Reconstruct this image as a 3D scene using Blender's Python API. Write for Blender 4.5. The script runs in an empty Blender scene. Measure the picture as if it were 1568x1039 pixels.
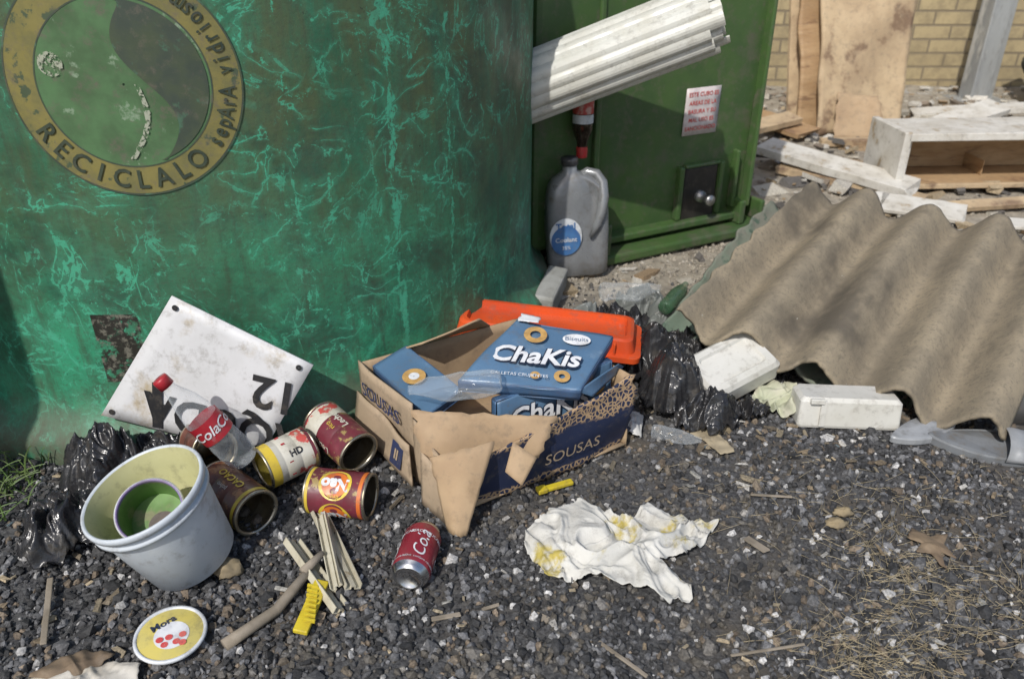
import bpy, math, random
import numpy as np
from mathutils import Vector, Matrix, noise
random.seed(7); rng=np.random.default_rng(7)
sc=bpy.context.scene
COL=sc.collection
V=Vector
# ---------------------------------------------------------------- materials
def newmat(name):
    m=bpy.data.materials.new(name); m.use_nodes=True
    nt=m.node_tree; b=nt.nodes['Principled BSDF']; return m,nt,b
def nnoise(nt,vec,scale,detail=5,rough=.6,dist=0):
    n=nt.nodes.new('ShaderNodeTexNoise'); n.inputs['Scale'].default_value=scale
    n.inputs['Detail'].default_value=min(detail,6); n.inputs['Roughness'].default_value=rough
    n.inputs['Distortion'].default_value=dist
    if vec is not None: nt.links.new(vec,n.inputs['Vector'])
    return n.outputs['Fac']
def nrange(nt,val,a,b,c=0,d=1):
    n=nt.nodes.new('ShaderNodeMapRange'); n.interpolation_type='SMOOTHSTEP'
    nt.links.new(val,n.inputs[0]); n.inputs[1].default_value=a; n.inputs[2].default_value=b
    n.inputs[3].default_value=c; n.inputs[4].default_value=d
    return n.outputs[0]
def nmath(nt,op,a,b=None,clamp=False):
    n=nt.nodes.new('ShaderNodeMath'); n.operation=op; n.use_clamp=clamp
    for i,x in enumerate((a,b)):
        if x is None: continue
        if isinstance(x,(int,float)): n.inputs[i].default_value=x
        else: nt.links.new(x,n.inputs[i])
    return n.outputs[0]
def nmix(nt,f,a,b):
    n=nt.nodes.new('ShaderNodeMix'); n.data_type='RGBA'
    for i,x in ((0,f),(6,a),(7,b)):
        if isinstance(x,(int,float)): n.inputs[i].default_value=x
        elif isinstance(x,tuple): n.inputs[i].default_value=(*x[:3],1)
        else: nt.links.new(x,n.inputs[i])
    return n.outputs[2]
def ncoord(nt,kind='Object',scale=(1,1,1)):
    t=nt.nodes.new('ShaderNodeTexCoord'); mp=nt.nodes.new('ShaderNodeMapping')
    mp.inputs['Scale'].default_value=scale
    nt.links.new(t.outputs[kind],mp.inputs['Vector']); return mp.outputs[0]
def nbump(nt,b,h,strength=.5,dist=.002):
    n=nt.nodes.new('ShaderNodeBump'); n.inputs['Strength'].default_value=strength
    n.inputs['Distance'].default_value=dist
    nt.links.new(h,n.inputs['Height']); nt.links.new(n.outputs[0],b.inputs['Normal'])
def M(name,c1,c2=None,s=10,lo=.35,hi=.65,c3=None,s3=5,lo3=.56,hi3=.66,rough=.6,metal=0,bump=0,bs=60,alpha=1,stretch=(1,1,1),bd=.002,rv=.12,coord='Object',grime=.35):
    m,nt,b=newmat(name); vec=ncoord(nt,coord,stretch)
    c2=c2 or tuple(x*.72 for x in c1)
    f=nrange(nt,nnoise(nt,vec,s,5),lo,hi); col=nmix(nt,f,c1,c2)
    if c3:
        f3=nrange(nt,nnoise(nt,vec,s3,6,.65),lo3,hi3); col=nmix(nt,f3,col,c3)
    if grime:
        g1=nmath(nt,'MULTIPLY',nrange(nt,nnoise(nt,vec,34,6,.75),.5,.68),grime); col=nmix(nt,g1,col,(.13,.11,.085))
    nt.links.new(col,b.inputs['Base Color'])
    r=nrange(nt,nnoise(nt,vec,s*2,2),.3,.7,max(0,rough-rv),min(1,rough+rv)); nt.links.new(r,b.inputs['Roughness'])
    b.inputs['Metallic'].default_value=metal; b.inputs['Alpha'].default_value=alpha
    if bump: nbump(nt,b,nnoise(nt,vec,bs,4,.65),bump,bd)
    return m
# ---------------------------------------------------------------- builders
def empty(name,loc=(0,0,0)):
    e=bpy.data.objects.new(name,None); COL.objects.link(e); e.location=loc; e.empty_display_size=.05; return e
def mk(name,verts,faces,mat,par=None,smooth=False,mw=None,solid=0,bevel=0,sub=0):
    me=bpy.data.meshes.new(name); me.from_pydata([tuple(v) for v in verts],[],faces); me.update()
    if smooth: me.polygons.foreach_set('use_smooth',[True]*len(me.polygons))
    o=bpy.data.objects.new(name,me); COL.objects.link(o)
    if mat: me.materials.append(mat)
    if mw is not None: o.matrix_world=mw
    if par: o.parent=par; 
    if solid: 
        d=o.modifiers.new('s','SOLIDIFY'); d.thickness=solid; d.offset=0
    if bevel:
        d=o.modifiers.new('b','BEVEL'); d.width=bevel; d.segments=2; d.limit_method='ANGLE'
    if sub:
        d=o.modifiers.new('u','SUBSURF'); d.levels=sub; d.render_levels=sub
    return o
def frame(loc,axis,roll=0):
    q=V(axis).normalized().to_track_quat('Z','Y'); return Matrix.Translation(loc)@q.to_matrix().to_4x4()@Matrix.Rotation(roll,4,'Z')
def lathe(prof,n=48,squash=1):
    vs=[];fs=[]
    for r,z in prof:
        for i in range(n):
            a=2*math.pi*i/n; vs.append((r*math.cos(a),r*math.sin(a)*squash,z))
    for j in range(len(prof)-1):
        for i in range(n):
            k=(i+1)%n; fs.append((j*n+i,j*n+k,(j+1)*n+k,(j+1)*n+i))
    return vs,fs
def box(name,c,size,mat,par=None,rot=None,bevel=.003,taper=1,mw=None):
    x,y,z=[s/2 for s in size]; vs=[]
    for sz in(-1,1):
        k=taper if sz>0 else 1
        for sx,sy in((-1,-1),(1,-1),(1,1),(-1,1)): vs.append((sx*x*k,sy*y*k,sz*z))
    fs=[(3,2,1,0),(4,5,6,7),(0,1,5,4),(1,2,6,5),(2,3,7,6),(3,0,4,7)]
    w=Matrix.Translation(c)@(rot.to_4x4() if rot else Matrix.Identity(4))
    if mw is not None: w=mw@w
    return mk(name,vs,fs,mat,par,mw=w,bevel=bevel)
def R3(x=0,y=0,z=0):
    return (Matrix.Rotation(math.radians(z),3,'Z')@Matrix.Rotation(math.radians(y),3,'Y')@Matrix.Rotation(math.radians(x),3,'X'))
def sheet(name,c,mat,par=None,n=16,m=10,amp=.003,fs=9,th=.003,seed=0,torn=0,bow=0,smooth=True):
    p00,p10,p11,p01=[V(p) for p in c]
    nrm=(p10-p00).cross(p01-p00).normalized(); vs=[];f=[]
    for j in range(m+1):
        v=j/m
        for i in range(n+1):
            u=i/n
            if torn:
                uu=u+(torn*noise.noise(V((v*7,seed,u*3))) if i in(0,n) else 0)
                vv=v+(torn*noise.noise(V((u*11,seed+5,v*2))) if j in(0,m) else 0)
            else: uu,vv=u,v
            p=p00*(1-uu)*(1-vv)+p10*uu*(1-vv)+p11*uu*vv+p01*(1-uu)*vv
            p=p+nrm*(amp*noise.noise(V((p.x*fs,p.y*fs,p.z*fs+seed*3.1)))*2+bow*math.sin(math.pi*u))
            vs.append(p)
    w=n+1
    for j in range(m):
        for i in range(n): f.append((j*w+i,j*w+i+1,(j+1)*w+i+1,(j+1)*w+i))
    return mk(name,vs,f,mat,par,smooth,solid=th)
_tc={}
def tgeo(s,size,bold=0,shear=0,ax='CENTER'):
    key=(s,size,bold,shear,ax)
    if key in _tc: return _tc[key]
    cu=bpy.data.curves.new('t','FONT'); cu.body=s; cu.size=size; cu.offset=bold; cu.shear=shear
    cu.align_x=ax; cu.align_y='CENTER'; cu.resolution_u=3
    ob=bpy.data.objects.new('t',cu); COL.objects.link(ob); bpy.context.view_layer.update()
    dg=bpy.context.evaluated_depsgraph_get(); me=bpy.data.meshes.new_from_object(ob.evaluated_get(dg))
    r=([tuple(v.co) for v in me.vertices],[tuple(p.vertices) for p in me.polygons])
    bpy.data.objects.remove(ob); bpy.data.curves.remove(cu); bpy.data.meshes.remove(me)
    _tc[key]=r; return r
def qtext(name,s,c,u,v,size,mat,par,rot=0,off=.004,bold=.0,shear=0,geo=None,sx=1):
    p00,p10,p11,p01=[V(p) for p in c]
    C=p00*(1-u)*(1-v)+p10*u*(1-v)+p11*u*v+p01*(1-u)*v
    ex=(p10-p00).normalized(); n=ex.cross(p01-p00).normalized(); ey=n.cross(ex)
    vs,fs=geo or tgeo(s,size,bold,shear); cr,sr=math.cos(rot),math.sin(rot)
    out=[C+ex*((x*sx)*cr-y*sr)+ey*((x*sx)*sr+y*cr)+n*off for x,y,z in vs]
    return mk(name,out,fs,mat,par)
def disc2(r,r0=0,n=32,ex=1):
    vs=[];fs=[]
    for k,rr in enumerate((r0,r)):
        for i in range(n):
            a=2*math.pi*i/n; vs.append((rr*math.cos(a)*ex,rr*math.sin(a),0))
    for i in range(n): fs.append((i,n+i,n+(i+1)%n,(i+1)%n))
    return vs,fs
def ctext(name,s,R,z0,a0,size,mat,par,mw,rot=0,bold=0,shear=0,geo=None,off=.0012):
    vs,fs=geo or tgeo(s,size,bold,shear); cr,sr=math.cos(rot),math.sin(rot); out=[]
    for x,y,z in vs:
        X=x*cr-y*sr;Y=x*sr+y*cr;a=a0+X/R
        out.append(((R+off)*math.cos(a),(R+off)*math.sin(a),z0+Y))
    return mk(name,out,fs,mat,par,mw=mw)
def blob(name,loc,scale,mat,seed=0,crease=.25,k=3,sub=5,par=None,rot=0):
    import bmesh
    bm=bmesh.new(); bmesh.ops.create_icosphere(bm,subdivisions=sub,radius=1)
    for v in bm.verts:
        p=v.co.copy(); q=p*k*.5+V((seed*3.7,seed,0))
        d=.9+.45*noise.noise(q*.8)
        w=q+V((noise.noise(q*1.5),noise.noise(q*1.5+V((9,0,0))),noise.noise(q*1.5+V((0,9,0)))))*.6
        a=abs(noise.noise(w*1.1)); b_=abs(noise.noise(w*2.3+V((4,4,4)))); c_=abs(noise.noise(w*5.1))
        d+=crease*(min(a,.35)*2.2-.35)+crease*.55*(min(b_,.3)*2.2-.3)+crease*.22*c_
        co=p*d
        if co.z<-.35: co.z=-.35-.1*noise.noise(q*3)
        v.co=V((co.x*scale[0],co.y*scale[1],co.z*scale[2]))
    me=bpy.data.meshes.new(name); bm.to_mesh(me); bm.free()
    me.polygons.foreach_set('use_smooth',[True]*len(me.polygons)); me.materials.append(mat)
    o=bpy.data.objects.new(name,me); COL.objects.link(o); o.location=loc; o.rotation_euler[2]=rot
    if par:o.parent=par
    return o
def npmesh(name,verts,faces,mat,cols=None,smooth=False):
    me=bpy.data.meshes.new(name); nv=len(verts); nf,k=faces.shape
    me.vertices.add(nv); me.vertices.foreach_set('co',verts.astype(np.float32).ravel())
    me.loops.add(nf*k); me.loops.foreach_set('vertex_index',faces.astype(np.int32).ravel())
    me.polygons.add(nf); me.polygons.foreach_set('loop_start',(np.arange(nf)*k).astype(np.int32))
    me.update(calc_edges=True); me.validate()
    if cols is not None:
        a=me.color_attributes.new('Col','FLOAT_COLOR','POINT'); a.data.foreach_set('color',np.c_[cols,np.ones(len(cols))].astype(np.float32).ravel())
    me.polygons.foreach_set('use_smooth',[smooth]*len(me.polygons))
    me.materials.append(mat); o=bpy.data.objects.new(name,me); COL.objects.link(o); return o
def rots(n):
    q=rng.normal(size=(n,4)); q/=np.linalg.norm(q,axis=1)[:,None]; w,x,y,z=q.T
    return np.stack([1-2*(y*y+z*z),2*(x*y-z*w),2*(x*z+y*w),2*(x*y+z*w),1-2*(x*x+z*z),2*(y*z-x*w),2*(x*z-y*w),2*(y*z+x*w),1-2*(x*x+y*y)],1).reshape(n,3,3)
ph=(1+5**.5)/2
ICO=np.array([(-1,ph,0),(1,ph,0),(-1,-ph,0),(1,-ph,0),(0,-1,ph),(0,1,ph),(0,-1,-ph),(0,1,-ph),(ph,0,-1),(ph,0,1),(-ph,0,-1),(-ph,0,1)])/1.9
ICF=np.array([(0,11,5),(0,5,1),(0,1,7),(0,7,10),(0,10,11),(1,5,9),(5,11,4),(11,10,2),(10,7,6),(7,1,8),(3,9,4),(3,4,2),(3,2,6),(3,6,8),(3,8,9),(4,9,5),(2,4,11),(6,2,10),(8,6,7),(9,8,1)])
BX=np.array([(-1,-1,-1),(1,-1,-1),(1,1,-1),(-1,1,-1),(-1,-1,1),(1,-1,1),(1,1,1),(-1,1,1)],float)
BXF=np.array([(3,2,1,0),(4,5,6,7),(0,1,5,4),(1,2,6,5),(2,3,7,6),(3,0,4,7)])
def scatter(name,pos,scale,cols,mat,base=ICO,bf=ICF,jit=.3,flat=False,tilt=.3):
    n=len(pos)
    v=base[None]*(1+jit*(rng.random((n,len(base),3))-.5)*2)*scale[:,None,:]
    if flat:
        a=rng.random(n)*2*math.pi; c,s=np.cos(a),np.sin(a); z=np.zeros(n);o=np.ones(n)
        Rz=np.stack([c,-s,z,s,c,z,z,z,o],1).reshape(n,3,3)
        b=rng.normal(size=n)*tilt; c,s=np.cos(b),np.sin(b)
        Rx=np.stack([o,z,z,z,c,-s,z,s,c],1).reshape(n,3,3); Rm=np.einsum('nij,njk->nik',Rz,Rx)
    else: Rm=rots(n)
    v=np.einsum('nij,nkj->nki',Rm,v)+pos[:,None,:]
    f=(bf[None]+(np.arange(n)*len(base))[:,None,None]).reshape(-1,bf.shape[1])
    return npmesh(name,v.reshape(-1,3),f,mat,np.repeat(cols,len(base),0))
def attrmat(name,rough=.8,bump=.3):
    m,nt,b=newmat(name); a=nt.nodes.new('ShaderNodeVertexColor'); a.layer_name='Col'
    vec=ncoord(nt,'Object'); f=nrange(nt,nnoise(nt,vec,260,2),.3,.7,.6,1.25)
    mx=nt.nodes.new('ShaderNodeVectorMath'); mx.operation='SCALE'; nt.links.new(a.outputs[0],mx.inputs[0]); nt.links.new(f,mx.inputs['Scale'])
    nt.links.new(mx.outputs[0],b.inputs['Base Color']); b.inputs['Roughness'].default_value=rough
    return m
# ---------------------------------------------------------------- camera / light
cam=bpy.data.cameras.new('camera'); co=bpy.data.objects.new('camera',cam); COL.objects.link(co)
co.location=(0,0,1.0); co.rotation_euler=(math.radians(62),0,0); cam.lens=28; cam.sensor_width=36
cam.clip_start=.02; cam.clip_end=500; cam.dof.use_dof=True; cam.dof.focus_distance=1.5; cam.dof.aperture_fstop=4.5
sc.camera=co
sd=V((.42,.90,-1.02)).normalized()
sun=bpy.data.lights.new('sun','SUN'); so=bpy.data.objects.new('sun',sun); COL.objects.link(so)
sun.energy=3.5; sun.angle=math.radians(.7); sun.color=(1,.97,.92); so.rotation_euler=sd.to_track_quat('-Z','Y').to_euler(); so.location=(-2,-4,5)
w=bpy.data.worlds.new('World'); sc.world=w; w.use_nodes=True; nt=w.node_tree
sk=nt.nodes.new('ShaderNodeTexSky'); sk.sky_type='NISHITA'; sk.sun_disc=False
sk.sun_elevation=math.radians(45); sk.sun_rotation=math.radians(205)
sk.dust_density=2.0
nt.links.new(sk.outputs[0],nt.nodes['Background'].inputs[0]); nt.nodes['Background'].inputs[1].default_value=.14
sc.view_settings.view_transform='Standard'; sc.view_settings.look='None'; sc.view_settings.exposure=0
# ---------------------------------------------------------------- ground
def gh(x,y):
    return .012*noise.noise(V((x*1.7,y*1.7,0)))+.005*noise.noise(V((x*7,y*7,3)))
m,nt,b=newmat('asphalt'); vec=ncoord(nt,'Object'); sep=nt.nodes.new('ShaderNodeSeparateXYZ'); nt.links.new(vec,sep.inputs[0])
c=nmix(nt,nrange(nt,nnoise(nt,vec,130,5),.3,.7),(.028,.028,.031),(.11,.11,.11))
c=nmix(nt,nrange(nt,nnoise(nt,vec,4,6),.48,.68),c,(.10,.085,.066))
bk=nmath(nt,'ADD',nmath(nt,'ADD',sep.outputs[1],nmath(nt,'MULTIPLY',sep.outputs[0],.25)),nmath(nt,'MULTIPLY',nnoise(nt,vec,3,5),.8))
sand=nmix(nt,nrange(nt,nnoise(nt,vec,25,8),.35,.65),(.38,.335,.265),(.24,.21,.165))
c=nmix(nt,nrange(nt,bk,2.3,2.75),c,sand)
nt.links.new(c,b.inputs['Base Color']); b.inputs['Roughness'].default_value=.9
nbump(nt,b,nnoise(nt,vec,140,5,.7),.9,.006)
gx=np.concatenate([np.linspace(-60,-2,12)[:-1],np.linspace(-2,3,126),np.linspace(3,60,12)[1:]])
gy=np.concatenate([np.linspace(-30,.3,8)[:-1],np.linspace(.3,4.5,106),np.linspace(4.5,120,14)[1:]])
vs=[(x,y,gh(x,y) if(-2<=x<=3 and .3<=y<=4.5) else 0) for y in gy for x in gx]; W=len(gx)
fs=[(j*W+i,j*W+i+1,(j+1)*W+i+1,(j+1)*W+i) for j in range(len(gy)-1) for i in range(W-1)]
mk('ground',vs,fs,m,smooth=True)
def sample(n,y0,y1):
    y=y0+(y1-y0)*rng.random(n); fw=y*.883+.469; x=(rng.random(n)*2-1)*.68*fw; return x,y
x1,y1=sample(25000,.66,1.62); x2,y2=sample(11000,1.5,2.6); x3,y3=sample(5000,2.3,4.5)
xs=np.concatenate([x1,x2,x3]); ys=np.concatenate([y1,y2,y3])
dirt=np.array([noise.noise(V((a*2.2,b_*2.2,5)))+.4*noise.noise(V((a*8,b_*8,2))) for a,b_ in zip(xs,ys)])+.22*(xs-.35)
keep=((xs+.795)**2+(ys-2.22)**2>.9**2)&~((dirt>.12)&(rng.random(len(xs))<.4))
xs=xs[keep];ys=ys[keep];dirt=dirt[keep];n=len(xs)
zs=np.array([gh(a,b_) for a,b_ in zip(xs,ys)])
size=.0029+.0050*rng.random(n)**1.6+.007*(rng.random(n)>.96)*rng.random(n)
scl=size[:,None]*(.55+.8*rng.random((n,3)))
g=.022+.15*rng.random(n)**2.0; col=np.stack([g,g,g*1.03],1)
r=rng.random(n); col[r<.05]=np.stack([.28+.25*rng.random((r<.05).sum())]*3,1)*[1,.98,.95]
mbr=(r>.05)&(r<.14); col[mbr]=np.array([.16,.125,.09])*(.6+.8*rng.random((mbr.sum(),1)))
dm=(dirt>.06)&(rng.random(n)<.5); col[dm]=col[dm]*.5+np.array([.11,.095,.072])*.6
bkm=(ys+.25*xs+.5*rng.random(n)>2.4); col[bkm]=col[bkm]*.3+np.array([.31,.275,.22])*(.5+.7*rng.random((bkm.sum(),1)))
gm=attrmat('gravel_stone',.75)
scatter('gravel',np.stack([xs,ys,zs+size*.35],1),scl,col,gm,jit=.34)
# ---------------------------------------------------------------- igloo container
IC=V((-.795,2.22,0)); IR=.85
m,nt,b=newmat('weathered_green_fibreglass'); 
uv=nt.nodes.new('ShaderNodeUVMap'); uv.uv_map='UVMap'; vec=uv.outputs[0]
sep=nt.nodes.new('ShaderNodeSeparateXYZ'); nt.links.new(vec,sep.inputs[0]); U,Vv=sep.outputs[0],sep.outputs[1]
def mapv(scale,loc=(0,0,0)):
    mp=nt.nodes.new('ShaderNodeMapping'); mp.inputs['Scale'].default_value=scale; mp.inputs['Location'].default_value=loc
    nt.links.new(vec,mp.inputs['Vector']); return mp.outputs[0]
c=nmix(nt,nrange(nt,nnoise(nt,vec,5,8,.65),.35,.65),(.026,.105,.056),(.032,.165,.088))
low=nrange(nt,Vv,.60,.22)
teal=nmath(nt,'MULTIPLY',nrange(nt,nnoise(nt,mapv((1,1,1),(3,1,0)),4,9,.72),.42,.60),low)
c=nmix(nt,nmath(nt,'MULTIPLY',teal,.8),c,(.038,.31,.165))
up=nrange(nt,Vv,.22,.72)
gr=nmath(nt,'MULTIPLY',nrange(nt,nnoise(nt,mapv((4,1.3,1),(1,4,0)),2.2,9,.7),.34,.60),up)
c=nmix(nt,nmath(nt,'MULTIPLY',gr,.85),c,(.075,.095,.040))
gr2=nrange(nt,nnoise(nt,mapv((9,.8,1),(7,2,0)),3,9,.75),.47,.66)
c=nmix(nt,nmath(nt,'MULTIPLY',gr2,.55),c,(.045,.06,.036))
dk=nrange(nt,nnoise(nt,mapv((1,1,1),(9,9,0)),3.3,8,.7),.48,.62)
c=nmix(nt,nmath(nt,'MULTIPLY',dk,.5),c,(.016,.048,.036))
patch=nrange(nt,nnoise(nt,mapv((1,1,1),(2,6,0)),3.5,4,.6),.38,.54)
def lines(scale,loc,wd,mlo,mhi,st=(1,1,1)):
    v=nnoise(nt,mapv(st,loc),scale,4,.5,1.3)
    a=nmath(nt,'ABSOLUTE',nmath(nt,'SUBTRACT',v,.5))
    wv=nrange(nt,nnoise(nt,mapv((1,1,1),(loc[1],loc[0]+2,0)),26,5,.8),.42,.66,wd*.3,wd*1.8)
    l=nmath(nt,'LESS_THAN',a,wv)
    mk_=nmath(nt,'MULTIPLY',nrange(nt,nnoise(nt,mapv((1,1,1),(loc[0]+5,loc[1],0)),8,6,.8),mlo,mhi),patch)
    soft=nmath(nt,'MULTIPLY',nrange(nt,a,wd*7,0),nmath(nt,'MULTIPLY',mk_,.28))
    return nmath(nt,'MAXIMUM',nmath(nt,'MULTIPLY',l,mk_),soft)
L=nmath(nt,'MAXIMUM',lines(4.5,(0,0,0),.009,.44,.50),lines(9,(4,2,0),.010,.47,.53))
L=nmath(nt,'MAXIMUM',L,lines(3,(8,3,0),.007,.5,.54,(2.2,.8,1)))
L=nmath(nt,'MAXIMUM',L,nmath(nt,'MULTIPLY',lines(13,(2,8,0),.013,.48,.54),low))
fine=nrange(nt,nnoise(nt,mapv((6,1,1),(2,2,0)),11,6,.85),.64,.70); L=nmath(nt,'MAXIMUM',L,nmath(nt,'MULTIPLY',fine,.35))
for u0,wd,lc in((.608,.011,.50),(.761,.007,.52),(.40,.003,.58)):
    d=nmath(nt,'ADD',nmath(nt,'ABSOLUTE',nmath(nt,'SUBTRACT',U,u0)),nmath(nt,'MULTIPLY',nmath(nt,'SUBTRACT',nnoise(nt,vec,30,6,.7),.5),.04))
    l=nrange(nt,d,wd,wd*.5); l=nmath(nt,'MULTIPLY',l,nrange(nt,nnoise(nt,mapv((4,1.6,1),(u0*9,0,0)),9,6,.7),lc-.03,lc+.02)); L=nmath(nt,'MAXIMUM',L,l)
c=nmix(nt,nmath(nt,'MULTIPLY',L,.85),c,(.062,.37,.225))
pc=nrange(nt,nnoise(nt,vec,14,6,.85),.69,.72); c=nmix(nt,pc,c,(.25,.32,.30))
d=nmath(nt,'MAXIMUM',nmath(nt,'DIVIDE',nmath(nt,'ABSOLUTE',nmath(nt,'SUBTRACT',U,.03)),.045),nmath(nt,'DIVIDE',nmath(nt,'ABSOLUTE',nmath(nt,'SUBTRACT',Vv,.25)),.075))
pt=nmath(nt,'MULTIPLY',nrange(nt,d,1.02,.98),nrange(nt,nnoise(nt,vec,22,6,.7),.40,.48))
c=nmix(nt,pt,c,nmix(nt,nrange(nt,nnoise(nt,vec,60,5,.7),.5,.6),(.02,.018,.014),(.16,.15,.12)))
c=nmix(nt,nmath(nt,'MULTIPLY',nrange(nt,nnoise(nt,vec,120,5,.85),.50,.64),.5),c,(.05,.06,.04))
c=nmix(nt,nrange(nt,nnoise(nt,vec,45,5,.85),.65,.69),c,(.018,.023,.018))
dirtm=nmath(nt,'MULTIPLY',nrange(nt,Vv,.22,.02),nrange(nt,nnoise(nt,vec,9,6,.7),.32,.58))
c=nmix(nt,nmath(nt,'MULTIPLY',dirtm,.85),c,(.085,.078,.05))
nt.links.new(c,b.inputs['Base Color']); nt.links.new(nrange(nt,nnoise(nt,vec,9,3),.3,.7,.42,.7),b.inputs['Roughness'])
nbump(nt,b,nmath(nt,'ADD',nnoise(nt,vec,70,5,.7),nmath(nt,'MULTIPLY',nnoise(nt,vec,3,2),3)),.35,.003)
ig=empty('recycling_igloo_container')
prof=[(.905,0),(.905,.045),(.895,.06),(.868,.085),(.856,.11),(.85,.13)]+[(IR,.13+.05*i) for i in range(1,18)]+[(.845,1.05),(.82,1.2),(.76,1.35),(.66,1.5),(.5,1.62),(.3,1.7),(.001,1.74)]
N=128; vs,fs=lathe(prof,N); o=mk('shell',[(x+IC.x,y+IC.y,z) for x,y,z in vs],fs,m,ig,True)
ul=o.data.uv_layers.new(name='UVMap')
for p in o.data.polygons:
    for li in p.loop_indices:
        vi=o.data.loops[li].vertex_index; i=vi%N
        a=(2*math.pi*i/N+math.pi/2)%(2*math.pi)
        if a>math.pi: a-=2*math.pi
        if abs(a)>3.1: a=math.pi if (p.index%N)==N//4-1 else -math.pi
        ul.data[li].uv=(a*IR,prof[vi//N][1])
vs,fs=lathe([(.10,0),(.14,0),(.14,.04),(.10,.04)],32)
mk('mouth_ring',vs,fs,M('black_rubber',(.02,.02,.02),rough=.7),ig,True,mw=frame((IC.x,IC.y-.73,1.38),(0,-1,.6)))
LS0=math.radians(9.7); LZ=.75
def onig(geo,name,mat,off=.003,cx=0,cy=0,rot=0,par=ig,sx=1):
    vs,fs=geo; cr,sr=math.cos(rot),math.sin(rot); out=[]
    for x,y,z in vs:
        x*=sx; X=cx+x*cr-y*sr; Y=cy+x*sr+y*cr; a=-math.pi/2+LS0+X/IR
        out.append((IC.x+(IR+off)*math.cos(a),IC.y+(IR+off)*math.sin(a),LZ+Y))
    return mk(name,out,fs,mat,par)
def polarring(r0,r1,n=96,k=4):
    vs=[];fs=[]
    for j in range(k+1):
        r=r0+(r1-r0)*j/k
        for i in range(n): a=2*math.pi*i/n; vs.append((r*math.cos(a),r*math.sin(a),0))
    for j in range(k):
        for i in range(n): fs.append((j*n+i,(j+1)*n+i,(j+1)*n+(i+1)%n,j*n+(i+1)%n))
    return vs,fs
ochre=M('faded_ochre_paint',(.215,.185,.055),(.15,.14,.05),s=26,c3=(.06,.085,.045),s3=24,lo3=.58,hi3=.63,rough=.6,bump=.2,grime=.6)
dkp=M('dark_logo_paint',(.045,.062,.045),(.055,.075,.04),s=20,c3=(.06,.13,.08),s3=18,lo3=.58,hi3=.64,rough=.6,grime=.6)
ltp=M('light_green_logo_paint',(.085,.18,.075),(.055,.11,.045),s=12,c3=(.22,.30,.20),s3=15,lo3=.58,hi3=.64,rough=.6,grime=.7)
m,nt,b=newmat('flaking_pale_paint'); vec=ncoord(nt); b.inputs['Base Color'].default_value=(.36,.38,.29,1)
nt.links.new(nrange(nt,nnoise(nt,vec,75,6,.8),.47,.50),b.inputs['Alpha']); flake=m
onig(polarring(.141,.188),'logo_ring',ochre,.002)
onig(polarring(.1385,.141,k=1),'logo_ring_inner_line',dkp,.0025)
onig(polarring(.188,.191,k=1),'logo_ring_outer_line',dkp,.0025)
onig(polarring(.002,.1385,k=12),'logo_disc',ltp,.002)
poly=[]
for i in range(33): 
    a=math.radians(-75+i*(165/32)); poly.append((.134*math.cos(a),.134*math.sin(a)))
inner=[]
for i in range(33):
    t=i/32; y=.134-.268*t*.98; x=.025-.035*math.sin(t*math.pi*2)+.02*t
    inner.append((x,y))
vs=[];fs=[]
for a,bb in zip(poly[::-1],inner):
    for k in range(9):
        t=k/8; vs.append((a[0]*(1-t)+bb[0]*t,a[1]*(1-t)+bb[1]*t,0))
for j in range(32):
    for k in range(8): q=j*9+k; fs.append((q,q+1,q+10,q+9))
onig((vs,fs),'logo_swirl',dkp,.0035)
vs=[];fs=[]
for i in range(25):
    t=i/24; y=.0-.125*t; x=.02-.035*math.sin((.5+.5*t)*math.pi*2)*.6-.03*t; wd=.003+.003*abs(noise.noise(V((t*9,1,1))))+.002*t
    vs+= [(x-wd,y,0),(x+wd,y,0)]
for i in range(24): fs.append((2*i,2*i+2,2*i+3,2*i+1))
onig((vs,fs),'flaked_stroke',flake,.0045)
vs,fs=disc2(.020,.001,20); onig((vs,fs),'flaked_blotch',flake,.0045,-.108,.035)
lt=M('dark_letter_paint',(.025,.038,.026),(.045,.06,.035),s=30,rough=.6)
for i,chh in enumerate('RECICLALO'):
    a=math.radians(208+i*(306-208)/8); onig(tgeo(chh,.046,.0008),'ring_letter_%d'%i,lt,.0045,.1635*math.cos(a),.1635*math.sin(a),a+math.pi/2,sx=.9)
for i,chh in enumerate('sepArA vidriosm'):
    if chh==' ':continue
    a=math.radians(322+i*(88)/14); onig(tgeo(chh,.040,.0006),'ring_small_letter_%d'%i,lt,.0045,.165*math.cos(a),.165*math.sin(a),a+math.pi/2,sx=.75)
nb=empty('unseen_shade_container')  # unseen container added out of frame to shadow the igloo's left edge
gbin=M('green_hdpe',(.06,.115,.033),(.045,.09,.028),s=6,c3=(.09,.10,.06),s3=9,lo3=.52,hi3=.72,rough=.45,bump=.1,bs=30,grime=.5)
box('body',(-1.84,.93,.86),(1.14,.36,1.62),gbin,nb,None,.02,1.04)
box('lid',(-1.84,.93,1.73),(1.2,.40,.1),gbin,nb,None,.03)
box('plinth',(-1.84,.93,.025),(1.0,.3,.05),gbin,nb,None,.01)
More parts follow.
